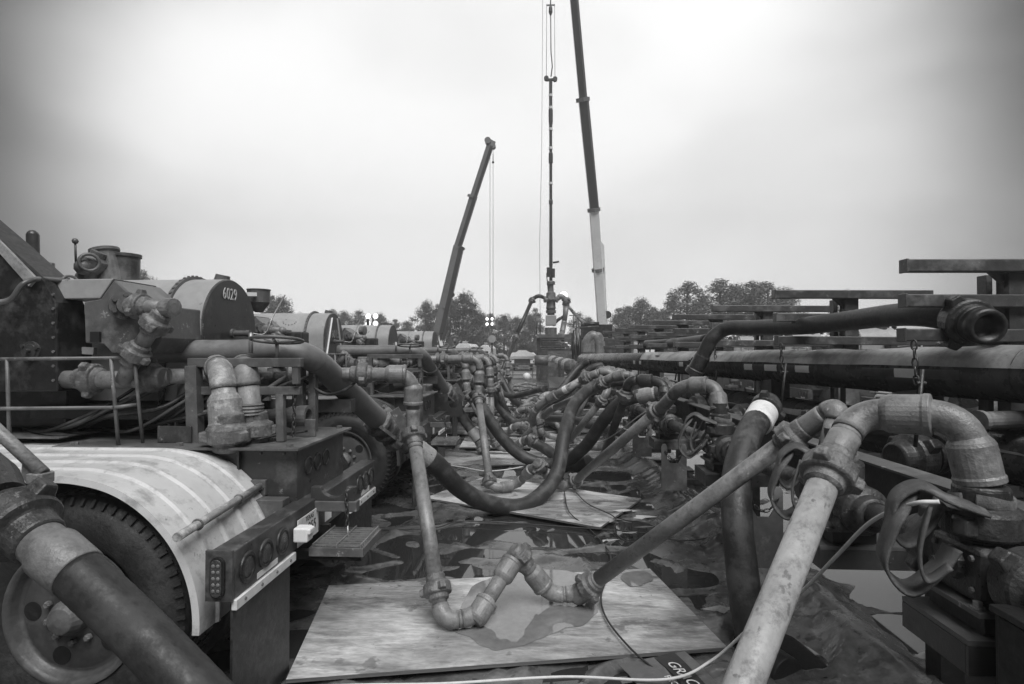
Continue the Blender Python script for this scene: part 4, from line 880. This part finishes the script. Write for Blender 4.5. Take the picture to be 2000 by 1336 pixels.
# loose iron on the far boards
rnd = random.Random(5)
LL = ['left', 'middle', 'right']
for k in range(24):
    Y0 = 10.5+k*.72+rnd.uniform(-.2, .2); x0 = rnd.uniform(-1.6, 1.1); a = rnd.uniform(0, 6.28); p = V((x0, Y0, .13)); pts = [p]
    for j in range(rnd.choice((2, 3, 3))):
        a += rnd.uniform(-1.3, 1.3); p = p+V((math.cos(a), math.sin(a), 0))*rnd.uniform(.35, 1.0); p = V((max(-1.5, min(1.5, p.x)), p.y, .12+.3*rnd.random()*(j % 2))); pts.append(p)
    iron('loose_iron', ('%s loose iron joint on the %s boards, %s' % (['grey', 'dark'][k % 2], LL[0 if x0 < -.7 else 2 if x0 > .3 else 1], 'before the third trailer' if Y0 < 12.4 else 'by the third trailer' if Y0 < 14.6 else 'beside the fourth trailer' if Y0 < 17.5 else 'past the last trailer' if Y0 < 20.5 else 'before the valve row' if Y0 < 24 else 'near the gravel edge')), 'iron pipe', pts, .05, (('u', 0, .5), ('c', len(pts)-2, .6)), ['iron', 'irondark'][k % 2], Rr=.12, group='loose iron joints scattered on the boards')
# ---------------------------------------------------------------- webbing, cords
def ribbon(pts, w, m, name, label, parent=None, wd=(0, 0, 1)):
    c = crom(pts, 8); q = MB(); vs = []; n = len(c)
    for i, p in enumerate(c):
        tw = V(wd[i*len(wd)//n]) if isinstance(wd, list) else V(wd); t_ = (c[min(i+1, n-1)]-c[max(i-1, 0)]).normalized(); s_ = (tw-t_*tw.dot(t_)).normalized()
        vs += [p-s_*w/2, p+s_*w/2]
    q.add(vs, [(2*i, 2*i+1, 2*i+3, 2*i+2) for i in range(n-1)], True); o = q.build(name, m, parent); sl = o.modifiers.new('s', 'SOLIDIFY'); sl.thickness = .010; sl.offset = 0
    if label: tag(o, label, 'strap', 'webbing slings on the valves')
    return o
def sling(c, s, label):
    t = thing('webbing_strap', label, 'strap', (c.x, c.y, c.z), 'webbing slings on the valves')
    rg = [c+V((.085*math.cos(a), .085*math.sin(a), .18+.01*math.sin(a*2))) for a in [R(200-28*k) for k in range(13)]]
    ribbon(rg, .055, 'strap', 'neck_wrap', None, t)
    ribbon([c+V((-.05, -.09, .17)), c+V((-.14, -.06, .20)), c+V((-.20, .0, .23)), c+V((-.26, .03, .18)), c+V((-.27, .04, .08)), c+V((-.22, .04, .03)), c+V((-.16, .02, .10)), c+V((-.13, .0, .18))], .085, 'strap', 'knot_loop', None, t, (.3, 1, .2))
    ribbon([c+V((-.22, .02, .2)), c+V((-.30, -.02, .1)), c+V((-.33, -.02, -.02)), c+V((-.26, -.03, -.10)), c+V((-.17, -.04, -.03)), c+V((-.12, -.04, .04))], .08, 'strap', 'hanging_loop', None, t, (.2, 1, .3))
    ribbon([c+V((-.20, -.05, .17)), c+V((-.25, -.08, .04)), c+V((-.23, -.08, -.05)), c+V((-.17, -.1, 0))], .05, 'strap', 'tail_end', None, t, (.5, 1, .1))
    return t
sling(vc[0]+V((0, 0, .02)), 1, 'webbing strap knotted round the nearest valve at lower right')
sling(vc[1]+V((0, 0, .02)), 1, 'webbing strap looped on the second valve under the pale union')
sling(vc[2]+V((0, 0, .02)), 1, 'webbing strap with ring on the third valve behind')
def cordo(name, label, pts, r, m, cat='cord'):
    o = MB().tube(crom(pts, 10), r, 8).build(name, m); return tag(o, label, cat)
cordo('cord_line', 'pale cord running under the big pipe to the knotted strap', [G(500, 1345, .06), G(700, 1338, .07), G(870, 1335, .08), G(1100, 1322, .08), G(1300, 1327, .11), P(1390, 1290, 3.1), P(1470, 1222, 2.95), P(1560, 1160, 2.75), P(1630, 1090, 2.45), P(1700, 1020, 2.2), P(1780, 985, 1.95), P(1835, 980, 1.9)], .0075, 'cord')
cordo('black_cable', 'thin black cable trailing over both plywood sheets to the lower edge', [G(1102, 960, .1), G(1112, 1000, .1), G(1150, 1032, .04), G(1190, 1078, .05), G(1188, 1120, .09), G(1174, 1165, .1), G(1186, 1210, .1), G(1235, 1270, .1), G(1300, 1325, .06), G(1340, 1370, .06)], .006, 'cable', 'cable')
cordo('black_cable', 'thin black cable running sideways just behind the near plywood', [G(700, 1035, .05), G(840, 1032, .05), G(900, 1018, .05), G(1000, 1022, .05), G(1120, 1030, .05), G(1250, 1040, .06), G(1330, 1056, .06), G(1400, 1045, .06), G(1430, 1020, .15)], .006, 'cable', 'cable')
cordo('black_cable', 'short black cable over the middle plywood corner', [G(1125, 962, .1), G(1150, 985, .1), G(1200, 1010, .1), G(1200, 1038, .05), G(1225, 1060, .05)], .006, 'cable', 'cable')
cordo('cord_line', 'pale cord stretched behind the big hose loop', [G(850, 905, .06), G(900, 912, .08), G(960, 920, .08), G(1040, 905, .08), G(1080, 872, .12), P(1120, 868, 8.3), P(1180, 860, 8), P(1260, 805, 6.6), P(1310, 790, 6)], .008, 'cord')
# ---------------------------------------------------------------- far place: wellhead
YW = 34.0; sc = F/YW
def W_(px, py, dy=0): return P(px, py, YW+dy)
wt = thing('wellhead_stack', 'tall frac wellhead stack with two curved flow lines', 'wellhead', W_(1076, 700))
x0 = W_(1076, 600).x
def stk(prof, nm, m='iron', n=20): return MB().lathe((x0, YW, 0), (0, 0, 1), prof, n).build(nm, m, wt)
zz = lambda py: W_(1076, py).z
stk([(.05, .7), (zz(655), .7), (zz(655)+.01, .35), (zz(640), .35)], 'well_cellar_stub', 'truckmid')
MB().box(x0-.32, x0+.32, YW-.32, YW+.32, zz(636), zz(616)).build('valve_block', 'trucklight', wt, bevel=.04)
stk([(zz(616), .22), (zz(612), .22), (zz(611.8), .30), (zz(606), .30), (zz(605.8), .24), (zz(602), .30), (zz(598), .27), (zz(590), .27), (zz(587), .30), (zz(582), .30), (zz(572), .27), (zz(570), .18), (zz(566), .17), (zz(563), .16), (zz(556), .16), (zz(555.8), .25), (zz(551), .25), (zz(549), .2)], 'goat_head', 'truckmid')
for s_ in (-1, 1): MB().lathe((x0, YW-.1, zz(588)+.05), (s_, -.4, .0), [(.2, .12), (.34, .13), (.35, .17), (.42, .17), (.43, .08)], 14).build('side_outlet', 'iron', wt)
MB().lathe((x0, YW, zz(583)), (0, -1, .1), [(.2, .12), (.36, .12), (.37, .16), (.44, .16)], 14).build('side_outlet', 'iron', wt)
q = MB(); q.box(x0-.25, x0-.02, YW-.2, YW+.1, zz(541), zz(523)); q.box(x0+.03, x0+.24, YW-.15, YW+.15, zz(542), zz(525)); q.tube([(x0, YW, zz(549)), (x0, YW, zz(520))], .10, 12); stuff(q.build('quick_latch', 'dark', wt, bevel=.01))
ls = [(520, .11), (470, .10), (455, .095), (400, .09), (398, .12), (392, .12), (390, .09), (320, .09), (318, .13), (300, .13), (298, .09), (250, .09), (235, .13), (215, .13), (213, .1), (160, .1)]
MB().lathe((x0, YW, 0), (.0, 0, 1), [(zz(p), r_) for p, r_ in ls], 14).build('lubricator', 'irondark', wt)
for p in (187, 211, 253, 290, 314, 359): MB().lathe((x0, YW, zz(p)-.05), (0, 0, 1), [(0, .12), (.14, .12)], 12).build('white_band', 'white', wt)
q = MB(); q.bar((x0-.28, YW, zz(156)), (x0+.28, YW, zz(156)), .12, .14); q.lathe((x0-.26, YW-.1, zz(153)), (0, 1, 0), [(0, .14), (.2, .14)], 12); q.lathe((x0+.26, YW-.1, zz(155)), (0, 1, 0), [(0, .14), (.2, .14)], 12); stuff(q.build('sheave_beam', 'dark', wt))
for dx in (-.26, .26): MB().tube([(x0+dx, YW, zz(150)), (x0+dx*.9, YW, zz(8))], .016, 5).build('lifting_cable', 'boommid', wt)
MB().bar((x0-.26, YW, zz(10)), (x0+.26, YW, zz(10)), .05, .08).build('spreader_bar', 'boommid', wt)
q = MB(); q.lathe((x0, YW, zz(30)), (0, 0, 1), [(0, .05), (.2, .12), (.5, .10), (.6, .04), (1.2, .03)], 10); q.build('hook_block', 'dark', wt)
MB().tube([(x0+.02, YW, zz(150)), (x0+.1, YW, zz(130)), (x0+.02, YW, zz(100)), (x0, YW, zz(30))], .035, 6).build('hoist_chain', 'boommid', wt)
MB().tube([W_(1092, 511), W_(1080, 513)], .06, 8).build('side_valve', 'dark', wt)
MB().tube(crom([W_(1072, 525), W_(1068, 535), W_(1069, 550), W_(1071, 572)], 6), .03, 6).build('control_hose', 'dark', wt)
# platform
pf = thing('well_platform', 'railed work platform round the wellhead', 'platform', W_(1085, 700))
a = W_(1048, 654); c = W_(1172, 654); MB().box(a.x, c.x, YW-1.2, YW+1.5, a.z-.2, a.z).build('platform_deck', 'truckmid', pf)
for px in (1048, 1055, 1120, 1126):
    p = W_(px, 654, -1.1); MB().tube([p, p+V((0, 0, 1.15))], .035, 6).build('rail_post', 'rack', pf)
for dz in (.4, .75, 1.12): MB().tube([W_(1048, 654, -1.1)+V((0, 0, dz)), W_(1056, 654, -1.1)+V((0, 0, dz))], .03, 6).build('guard_rail', 'rack', pf)
for dz in (.6, 1.12): MB().tube([W_(1112, 654, -1.1)+V((0, 0, dz)), W_(1128, 654, -1.1)+V((0, 0, dz))], .03, 6).build('guard_rail', 'rack', pf)
for px in (1052, 1098, 1165): p = W_(px, 654, 0); MB().box(p.x-.1, p.x+.1, YW-.9, YW-.7, 0, a.z-.2).build('platform_leg', 'truck', pf)
for i in range(9): p = W_(1088+3*(i % 3), 662+4.5*i, -1.5-.9*i); MB().box(p.x-.9, p.x+1.2, p.y-.12, p.y+.12, p.z-.04, p.z).build('stair_tread', 'truckmid', pf)
# flow lines
fl = 'flow lines off the wellhead'
iron('flow_line', 'long dark flow line arching from the wellhead down to the left', 'flow line', [W_(1068, 584), W_(1052, 577), W_(1040, 584), P(1006, 662, 32), P(978, 732, 29.5)], .11, (('u', 2, .04), ('u', 2, .98), ('u', 3, .96)), 'dark', group=fl, Rr=.4)
iron('flow_line', 'thick flow line arching from the wellhead down to the right', 'flow line', [W_(1086, 586), W_(1096, 577), W_(1108, 590), W_(1100, 640), W_(1092, 676, -1)], .15, (('u', 1, .9), ('u', 3, .9)), 'iron', group=fl, Rr=.4)
iron('flow_line', 'thin brace line from the right arch to the platform', 'flow line', [W_(1109, 597), W_(1124, 615), W_(1142, 634)], .09, (('u', 1, .9),), 'iron', group=fl)
iron('flow_line', 'inner flow line bending under the right arch', 'flow line', [W_(1106, 602), W_(1103, 618), W_(1090, 624), W_(1080, 636)], .09, (), 'irondark', group=fl, Rr=.4)
# valve row at the far end of the aisle
vr = thing('valve_row', 'row of pale capped cylinders on a skid before the well platform', 'valve row', P(1090, 715, 24))
MB().tube([P(1044, 704, 24), P(1072, 704, 24)], .22, 18).build('accumulator', 'truckmid', vr)
for k in range(7):
    c = P(1074+7*k, 702+2.2*k, 24-1.3*k); MB().lathe(c, (1, -.6, 0), [(-.16, .16), (-.06, .2), (.06, .2), (.1, .13), (.2, .13)], 16).build('capped_cylinder', ['truckmid', 'trucklight'][k % 2], vr)
MB().bar(P(1084, 720, 24), P(1084, 694, 24), .1, .1).build('post', 'truckmid', vr); MB().box(.2, 1.6, 17, 24, .3, .7).build('skid', 'truck', vr)
for k in range(10):
    c = P(1070, 684+3.3*k, 30-1.2*k); tag(MB().bar(c, P(1118, 684+3.3*k, 30-1.2*k), .1, .08).build('stacked_beam', 'truckmid'), 'long steel beam stacked below the wellhead stairs', 'beam', 'steel beams stacked before the wellhead')
# blender unit right of the wellhead
bu = thing('blender_unit', 'cluttered blender unit with big hose loops right of the wellhead', 'blender', P(1150, 720, 22))
c = P(1130, 655, 24); MB().box(c.x, c.x+2.2, 24, 26, .4, 2.35).build('engine_housing', 'truck', bu, bevel=.03); MB().box(c.x+.1, c.x+1.4, 23.95, 24.1, 2.36, 2.9).build('hopper', 'dark', bu); 
for k in range(16): 
    a = P(1117+2.6*(k % 7), 640+5*(k % 5), 23); MB().tube([a, a+V((.05*(k % 3), 0, -.9-.1*(k % 4)))], .04, 6).build('piping', ['iron', 'dark', 'truckmid'][k % 3], bu)
for k in range(3): MB().tube(crom([P(1144+6*k, 690, 20), P(1146+6*k, 668, 20), P(1158+5*k, 655, 20), P(1168+3*k, 668, 20), P(1170+2*k, 692, 20)], 8), .12+.04*(k == 0), 14).build('hose_loop', 'iron', bu)
MB().tube([P(1130, 640, 24), P(1170, 637, 24)], .06, 8).build('top_rail', 'truckmid', bu); MB().tube([P(1141, 634, 24), P(1170, 632, 24)], .08, 8).build('top_rail', 'dark', bu)
# ---------------------------------------------------------------- cranes
cr = thing('mobile_crane', 'tall mobile crane, white lower boom and dark upper boom, over the well', 'crane', P(1175, 690, 42))
def boom(seg, parent):
    for (p, q_, w_, h_, m, nm) in seg: MB().bar(p, q_, w_, h_, up=(0, 1, 0)).build(nm, m, parent, bevel=.03)
Q = lambda px, py: P(px, py, 42-(660-py)*.011)
boom([(Q(1178, 665), Q(1160, 410), .62, .6, 'boomlight', 'boom_base'), (Q(1160.5, 412), Q(1138.5, 195), .55, .52, 'boomdark', 'boom_section'), (Q(1139, 196), Q(1116, -60), .48, .45, 'boomdark', 'boom_section')], cr)
boom([(Q(1160, 410)+V((.26, -.2, 0)), Q(1139, 195)+V((.26, -.2, 0)), .16, .12, 'boommid', 'boom_rail'), (Q(1144, 195)+V((.02, -.2, 0)), Q(1121, -60)+V((.02, -.2, 0)), .14, .12, 'boommid', 'boom_rail')], cr)
for y_, x_ in ((410, 1160), (527, 1168), (195, 1138.5)): MB().lathe(Q(x_, y_), Q(1138, 195)-Q(1160, 410), [(-.12, .45), (.12, .45)], 4 if 0 else 8).build('boom_collar', 'boommid', cr)
MB().tube([Q(1172, 655), Q(1169, 580)], .2, 14).build('lift_cylinder', 'boomlight', cr); MB().tube([Q(1169, 580), Q(1167, 530)], .1, 12).build('cylinder_rod', 'galv', cr)
MB().prism([Q(1180, 480), Q(1173, 470), Q(1185, 615), Q(1188, 660), Q(1178, 660)], (0, .5, 0)).build('boom_side', 'boomlight', cr)
MB().lathe(Q(1186, 615), (0, 1, 0), [(-.2, .28), (.2, .28)], 16).build('winch_drum', 'dark', cr)
c = Q(1178, 690); MB().box(c.x-3, c.x+4, c.y-1.2, c.y+1.2, .9, 1.5).build('carrier_deck', 'boomlight', cr, bevel=.05); MB().box(c.x+2.4, c.x+4, c.y-1.1, c.y+1.1, 1.5, 2.6).build('cab', 'boomlight', cr, bevel=.08)
for k in range(4): MB().lathe((c.x-2.4+1.9*k, c.y-1.3, .6), (0, 1, 0), [(0, .35), (.05, .58), (.35, .58), (.4, .35)], 20, True).build('wheel', 'tyre', cr)
c2 = thing('mobile_crane', 'shorter grey crane boom leaning up to the right over the left trees', 'crane', P(850, 690, 40))
Q2 = lambda px, py: P(px, py, 40-(660-py)*.004)
boom([(Q2(853, 650), Q2(894, 480), .52, .5, 'boommid', 'boom_base'), (Q2(893, 483), Q2(924, 384), .44, .42, 'boommid', 'boom_section'), (Q2(923, 387), Q2(957, 282), .38, .36, 'boommid', 'boom_section')], c2)
boom([(Q2(860, 652)+V((.12, -.1, 0)), Q2(899, 482)+V((.12, -.1, 0)), .30, .48, 'boomdark', 'boom_side'), (Q2(896, 483)+V((.08, -.1, 0)), Q2(928, 384)+V((.05, -.1, 0)), .24, .40, 'boomdark', 'boom_side'), (Q2(926, 387)+V((.08, -.1, 0)), Q2(960, 286)+V((.05, -.1, 0)), .2, .34, 'boomdark', 'boom_side')], c2)  # dark bars paint the shaded right face onto the grey boom
q = MB(); c = Q2(956, 276); q.lathe(c+V((-.1, -.25, 0)), (0, 1, 0), [(0, .22), (.5, .22)], 14); q.lathe(c+V((.25, -.2, -.35)), (0, 1, 0), [(0, .18), (.4, .18)], 14); q.bar(c+V((-.2, 0, .1)), c+V((.35, 0, -.2)), .2, .3); stuff(q.build('boom_head', 'boommid', c2))
for (x_, y_) in ((914, 384), (891, 484), (862, 600)): MB().lathe(Q2(x_+8, y_), Q2(924, 384)-Q2(894, 480), [(-.08, .34), (.08, .34)], 8).build('boom_collar', 'boommid', c2)
MB().tube([Q2(861, 665), Q2(869, 590)], .13, 10).build('lift_cylinder', 'boommid', c2); MB().lathe(Q2(882, 575), (0, 1, 0), [(-.2, .2), (.2, .2)], 12).build('winch_drum', 'dark', c2)
for a_, b_2 in (((957, 300), (957, 655)), ((963, 290), (963, 655))): MB().tube([P(a_[0], a_[1], 39), P(b_2[0], b_2[1], 39)], .018, 5).build('hoist_cable', 'boommid', c2)
MB().tube([P(963, 300, 39), P(963, 316, 39)], .03, 5).build('whip_line', 'boommid', c2); MB().sphere(P(963, 317, 39), .09, 8).build('overhaul_ball', 'dark', c2)
q = MB(); c = P(961, 662, 39); q.lathe(c+V((0, -.15, 0)), (0, 1, 0), [(0, .26), (.3, .26)], 16); q.build('hook_block', 'trucklight', c2); chain(c-V((0, 0, .3)), c-V((0, 0, 1.7)), 0, .16, c2, .035)
c = P(850, 690, 40); MB().box(c.x-4, c.x+1.5, 39, 41, .8, 1.5).build('carrier_deck', 'truck', c2)
for px in (846, 858): MB().bar(P(px, 655, 40), P(px+8, 690, 40), .2, .2).build('boom_foot', 'boomlight', c2)
tag(MB().tube([P(1060, -20, 33), P(1058, 300, 33), P(1054, 470, 33), P(1055, 620, 33)], .012, 4).build('tag_line', 'boommid'), 'hair thin tag line hanging left of the wellhead stack', 'cable')
# ---------------------------------------------------------------- light towers
def tower(px, py, Y, s, label, cols=2, rows=2, rr=.26):
    t = thing('light_tower', label, 'light tower', P(px, 690, Y), 'portable light towers')
    c = P(px, py, Y); MB().tube([V((c.x, Y+.1, .8)), V((c.x, Y+.1, c.z+.3))], .06, 8).build('mast', 'truckmid', t); MB().box(c.x-.7, c.x+.7, Y-.5, Y+.8, .35, 1.2).build('generator_box', 'trucklight', t, bevel=.05)
    for i in range(cols):
        for j in range(rows):
            p = c+V(((i-(cols-1)/2)*s, 0, (j-(rows-1)/2)*s)); h = MB().lathe(p, (0, -1, 0), [(-.2, rr*.5), (-.1, rr*.9), (.06, rr), (.07, rr)], 18).build('lamp_housing', 'truckmid', t)
            MB().lathe(p+V((0, -.072, 0)), (0, -1, 0), [(0, rr*.92), (.02, rr*.85), (.04, rr*.4)], 18).build('lamp_glass', 'lamp', h)
    return t
tower(727, 625, 32, .42, 'light tower with four bright lamps above the third trailer drum', rr=.16)
tower(956.5, 628, 46, .42, 'light tower with four lamps in front of the dark trees', rr=.13)
tower(1101, 577, 40, .34, 'single bright lamp cluster beside the wellhead head', 1, 1, .3)
# ---------------------------------------------------------------- vehicles, tent
def camper(px0, px1, pyt, Y, label):
    a = P(px0, pyt, Y); c = P(px1, pyt, Y); t = thing('camper', label, 'camper', ((a.x+c.x)/2, Y, 0), 'white campers parked at the far end')
    bd = MB().prism([V((a.x, Y, .6)), V((c.x, Y, .6)), V((c.x, Y, a.z-.25)), V((c.x-.25, Y, a.z)), V((a.x+.25, Y, a.z)), V((a.x, Y, a.z-.25))], (0, 5.5, 0)).build('body', 'white', t, bevel=.05)
    w_ = c.x-a.x; MB().box(a.x+w_*.2, c.x-w_*.2, Y-.02, Y-.003, a.z-1.15, a.z-.5).build('rear_window', 'glass', t); MB().box(a.x+w_*.1, c.x-w_*.1, Y-.02, Y-.003, .95, 1.05).build('stripe', 'boommid', t)
    MB().box(a.x+.1, c.x-.1, Y-.12, Y-.003, .5, .65).build('bumper', 'truck', t); MB().box(a.x+w_*.3, a.x+w_*.6, Y+1, Y+1.8, a.z+.003, a.z+.22).build('roof_unit', 'trucklight', t, bevel=.05)
    for s_ in (a.x+.25, c.x-.55): MB().lathe((s_, Y+1.2, .38), (1, 0, 0), [(0, .2), (.03, .38), (.27, .38), (.3, .2)], 18, True).build('wheel', 'tyre', t)
    for s_ in (a.x+.12, c.x-.24): MB().box(s_, s_+.12, Y-.03, Y-.004, .75, .9).build('tail_light', 'dark', t)
    return t
camper(890, 921, 671, 48, 'left white camper with small roof unit below the tree edge'); camper(936, 958, 674, 46, 'narrow white camper right of the hook block'); camper(994, 1046, 689, 52, 'long low white camper behind the canopy tent')
tt = thing('canopy_tent', 'pale square canopy tent with legs in front of a camper', 'tent', P(1020, 730, 36)); a = P(991, 696, 36); c = P(1049, 696, 36); tz = P(1020, 684, 36).z
q = MB(); y0, y1 = 36, 38.2; xm = (a.x+c.x)/2; q.add([(a.x, y0, a.z), (c.x, y0, a.z), (c.x, y1, a.z), (a.x, y1, a.z), (xm-.2, 37, tz), (xm+.2, 37, tz), (a.x, y0, a.z-.16), (c.x, y0, a.z-.16), (c.x, y1, a.z-.16), (a.x, y1, a.z-.16)], [(0, 1, 5, 4), (1, 2, 5), (2, 3, 4, 5), (3, 0, 4), (0, 6, 7, 1), (1, 7, 8, 2), (2, 8, 9, 3), (3, 9, 6, 0)]); q.build('canopy', 'canvas', tt).modifiers.new('s', 'SOLIDIFY').thickness = .02
for x_, y_ in ((a.x+.03, y0+.03), (c.x-.03, y0+.03), (a.x+.03, y1-.03), (c.x-.03, y1-.03), ): MB().box(x_-.03, x_+.03, y_-.03, y_+.03, 0, a.z-.162).build('tent_leg', 'galv', tt)
tb = thing('folding_table', 'low table under the canopy tent', 'table', P(1020, 725, 37)); MB().box(a.x+.2, c.x-.2, 36.7, 37.3, .7, .74).build('table_top', 'white', tb)
for x_ in (a.x+.3, c.x-.3): MB().box(x_-.02, x_+.02, 36.8, 37.2, 0, .698).build('leg', 'galv', tb)
hl = MB().sphere(P(1029, 736, 30), .22, 12); tag(hl.build('white_drum_lid', 'white'), 'small rounded white marker on the gravel before the tent', 'marker')
rp = MB().tube([P(960, 702, 44), P(1000, 702, 44)], .03, 5); tag(rp.build('barrier_rope', 'galv'), 'thin barrier line across the far gravel', 'rope')
struct(MB().box(-30, 30, 43, 46, -.06, .03).build('pale_road', 'boommid'))
# ---------------------------------------------------------------- trees
def tree_mesh(kind, seed):
    rn = random.Random(seed); tr = MB(); q = MB(); H = 10.0
    lean = rn.uniform(-.3, .3); pts = [V((lean*(k/6)**1.5, rn.uniform(-.06, .06), H*.95*k/6)) for k in range(7)]; tr.tube(pts, [.17*(1-.8*k/6)+.03 for k in range(7)], 7, False)
    lo = .42 if kind == 'pine' else .12; ncl = 26 if kind == 'pine' else 42; ends = []
    for k in range(ncl):
        h = lo+(1-lo)*((k+.5)/ncl); u = (h-lo)/(1-lo)
        wmax = (1.9 if kind == 'pine' else 2.7)*(math.sin(math.pi*min(1, .22+.76*u))**.8)
        a = k*2.4+rn.uniform(-.5, .5); rr = wmax*rn.uniform(.35, 1.05); base = V((lean*h**1.5, 0, H*h*.93)); e = base+V((math.cos(a)*rr, math.sin(a)*rr, rn.uniform(-.1, .55)))
        tr.tube([base-V((0, 0, .25)), base.lerp(e, .55)+V((0, 0, .06)), e], [.05, .035, .012], 4, False); ends.append((e, rn.uniform(.5, .85) if kind == 'pine' else rn.uniform(.7, 1.1)))
    ends.append((V((lean, 0, H*.97)), .5))
    for e, s_ in ends:
        nl = int((230 if kind == 'pine' else 300)*s_)
        for j in range(nl):
            d = V((rn.gauss(0, 1), rn.gauss(0, 1), rn.gauss(0, .72))).normalized()*s_*rn.random()**.42; p = e+d
            n_ = (d.normalized()+V((rn.gauss(0, .5), rn.gauss(0, .5), rn.gauss(0, .5)+.5))).normalized(); a = n_.orthogonal().normalized(); a.rotate(Quaternion(n_, rn.random()*6.28)); b_ = n_.cross(a); s2 = rn.uniform(.045, .10)
            q.add([p-a*s2*1.5, p-b_*s2*.7, p+a*s2*1.5, p+b_*s2*.7], [(0, 1, 2, 3)])
    return tr.mesh('trunk', 'bark'), q.mesh('crown', 'leafb' if kind == 'pine' else 'leaf')
protos = {'pine': [tree_mesh('pine', s_) for s_ in (1, 2, 3)], 'oak': [tree_mesh('oak', s_) for s_ in (4, 5, 6)]}
def tree(px, pytop, Y, kind, w_, label, i):
    top = P(px, pytop, Y); h = top.z; k = h/10.2; t = thing('pine_tree' if kind == 'pine' else 'broadleaf_tree', label, 'tree', (top.x, Y, 0), 'trees along the far edge of the pad')
    trm, crm = protos[kind][i % 3]
    for nm, me in (('trunk', trm), ('crown', crm)):
        o = bpy.data.objects.new(nm, me); C.objects.link(o); o.parent = t
    t.scale = (k*w_, k*w_, k); t.rotation_euler = (0, 0, i*1.7); return t
TL = [(283, 524, 42, 'pine', .8, 'pine top showing over the first trailer drum'), (528, 574, 60, 'pine', 1.2, 'pine behind the second trailer, left of pair'), (552, 578, 62, 'oak', 1.0, 'bushy tree behind the second trailer, right of pair'),
 (650, 602, 66, 'pine', 1.2, 'pine just above the 16015 drum'), (672, 608, 68, 'oak', 1, 'rounded tree right of the 16015 drum'), (700, 606, 70, 'pine', 1.4, 'pine left of the bright light tower'), (742, 612, 72, 'oak', 1, 'tree right behind the bright light tower'), (770, 622, 74, 'pine', 1.3, 'low pine beyond the third drum'), (795, 626, 76, 'oak', 1.1, 'lowest tree left of the grey crane'),
 (830, 588, 66, 'oak', 1.0, 'leafy tree directly left of the grey crane boom'), (858, 592, 69, 'pine', 1.3, 'tree right behind the grey crane boom'), (878, 582, 64, 'oak', 1.0, 'tree just right of the grey boom'), (905, 571, 62, 'oak', 1.2, 'tallest bushy tree of the centre left clump'), (925, 590, 63, 'pine', 1.3, 'right shoulder tree of the centre left clump'), (940, 612, 66, 'oak', 1.1, 'tree behind the twin hoist cables'), (962, 610, 68, 'pine', 1.2, 'dim tree right of the hoist cables'),
 (985, 614, 66, 'oak', 1.2, 'rounded dark tree left of the dark flow line'), (1010, 618, 65, 'oak', 1.2, 'rounded dark tree crossed by the dark flow line'), (1036, 614, 66, 'oak', 1.1, 'dark tree left of the well platform'), (1044, 600, 80, 'pine', 1.1, 'distant pale pine peeping left of the wellhead'),
 (1128, 610, 80, 'pine', 1.3, 'distant pine right of the wellhead'), (1150, 618, 78, 'oak', 1, 'distant tree between wellhead and tall crane'), (1205, 600, 72, 'pine', 1.3, 'pine right of the tall crane foot'), (1228, 596, 70, 'oak', 1.1, 'tree second right of the tall crane'), (1250, 583, 66, 'oak', 1.2, 'taller rounded tree above the small rack tips'), (1275, 598, 68, 'pine', 1.2, 'pine left of the thin tall pine'), (1292, 604, 70, 'oak', 1.0, 'low tree at the foot of the thin tall pine'),
 (1340, 548, 62, 'pine', 1.5, 'thin see-through tall pine on the right'), (1318, 575, 66, 'pine', 1.2, 'pine stem left of the see-through pine'), (1370, 580, 64, 'oak', 1.1, 'tree right of the see-through pine'), (1410, 543, 60, 'pine', 1.7, 'tall pine starting the right clump'), (1440, 556, 62, 'oak', 1.2, 'second tree of the right clump'), (1468, 548, 60, 'pine', 1.6, 'middle pine of the right clump'), (1505, 547, 58, 'pine', 1.6, 'tall pine near the end of the right clump'), (1530, 566, 60, 'oak', 1.2, 'last tree of the right clump over the rack arms'), (1648, 566, 40, 'pine', .9, 'far pine tops peeping over the second rack arm')]
for i, a in enumerate(TL): tree(*a[:5], a[5], i)
wd = MB(); rn = random.Random(9)
for k in range(5200):
    x_ = rn.uniform(-75, 75); y_ = 84+rn.uniform(-3, 3); h = 3.2+1.1*math.sin(x_*.21)+.7*math.sin(x_*.57+1); p = V((x_, y_, max(0, h*rn.random()**.6))); s_ = rn.uniform(.25, .55)
    n_ = V((rn.gauss(0, 1), -1, rn.gauss(0, 1)+.5)).normalized(); a = n_.orthogonal().normalized(); b_ = n_.cross(a); wd.add([p-a*s_, p-b_*s_, p+a*s_, p+b_*s_], [(0, 1, 2, 3)])
stuff(tag(wd.build('far_wood', 'leaf'), 'low continuous undergrowth of the wood behind the trees', 'wood'))
# ---------------------------------------------------------------- thin mist
hz = bpy.data.materials.new('haze'); hz.use_nodes = True; hn = hz.node_tree; hn.nodes.clear()
ho = hn.nodes.new('ShaderNodeOutputMaterial'); hv = hn.nodes.new('ShaderNodeVolumePrincipled'); hv.inputs['Color'].default_value = (.9, .9, .9, 1); hv.inputs['Density'].default_value = .0045; hv.inputs['Anisotropy'].default_value = .3
hn.links.new(hv.outputs[0], ho.inputs['Volume'])
ho_ = MB().box(-130, 130, -8, 130, -1.2, 32).build('haze', hz); ho_['kind'] = 'stuff'
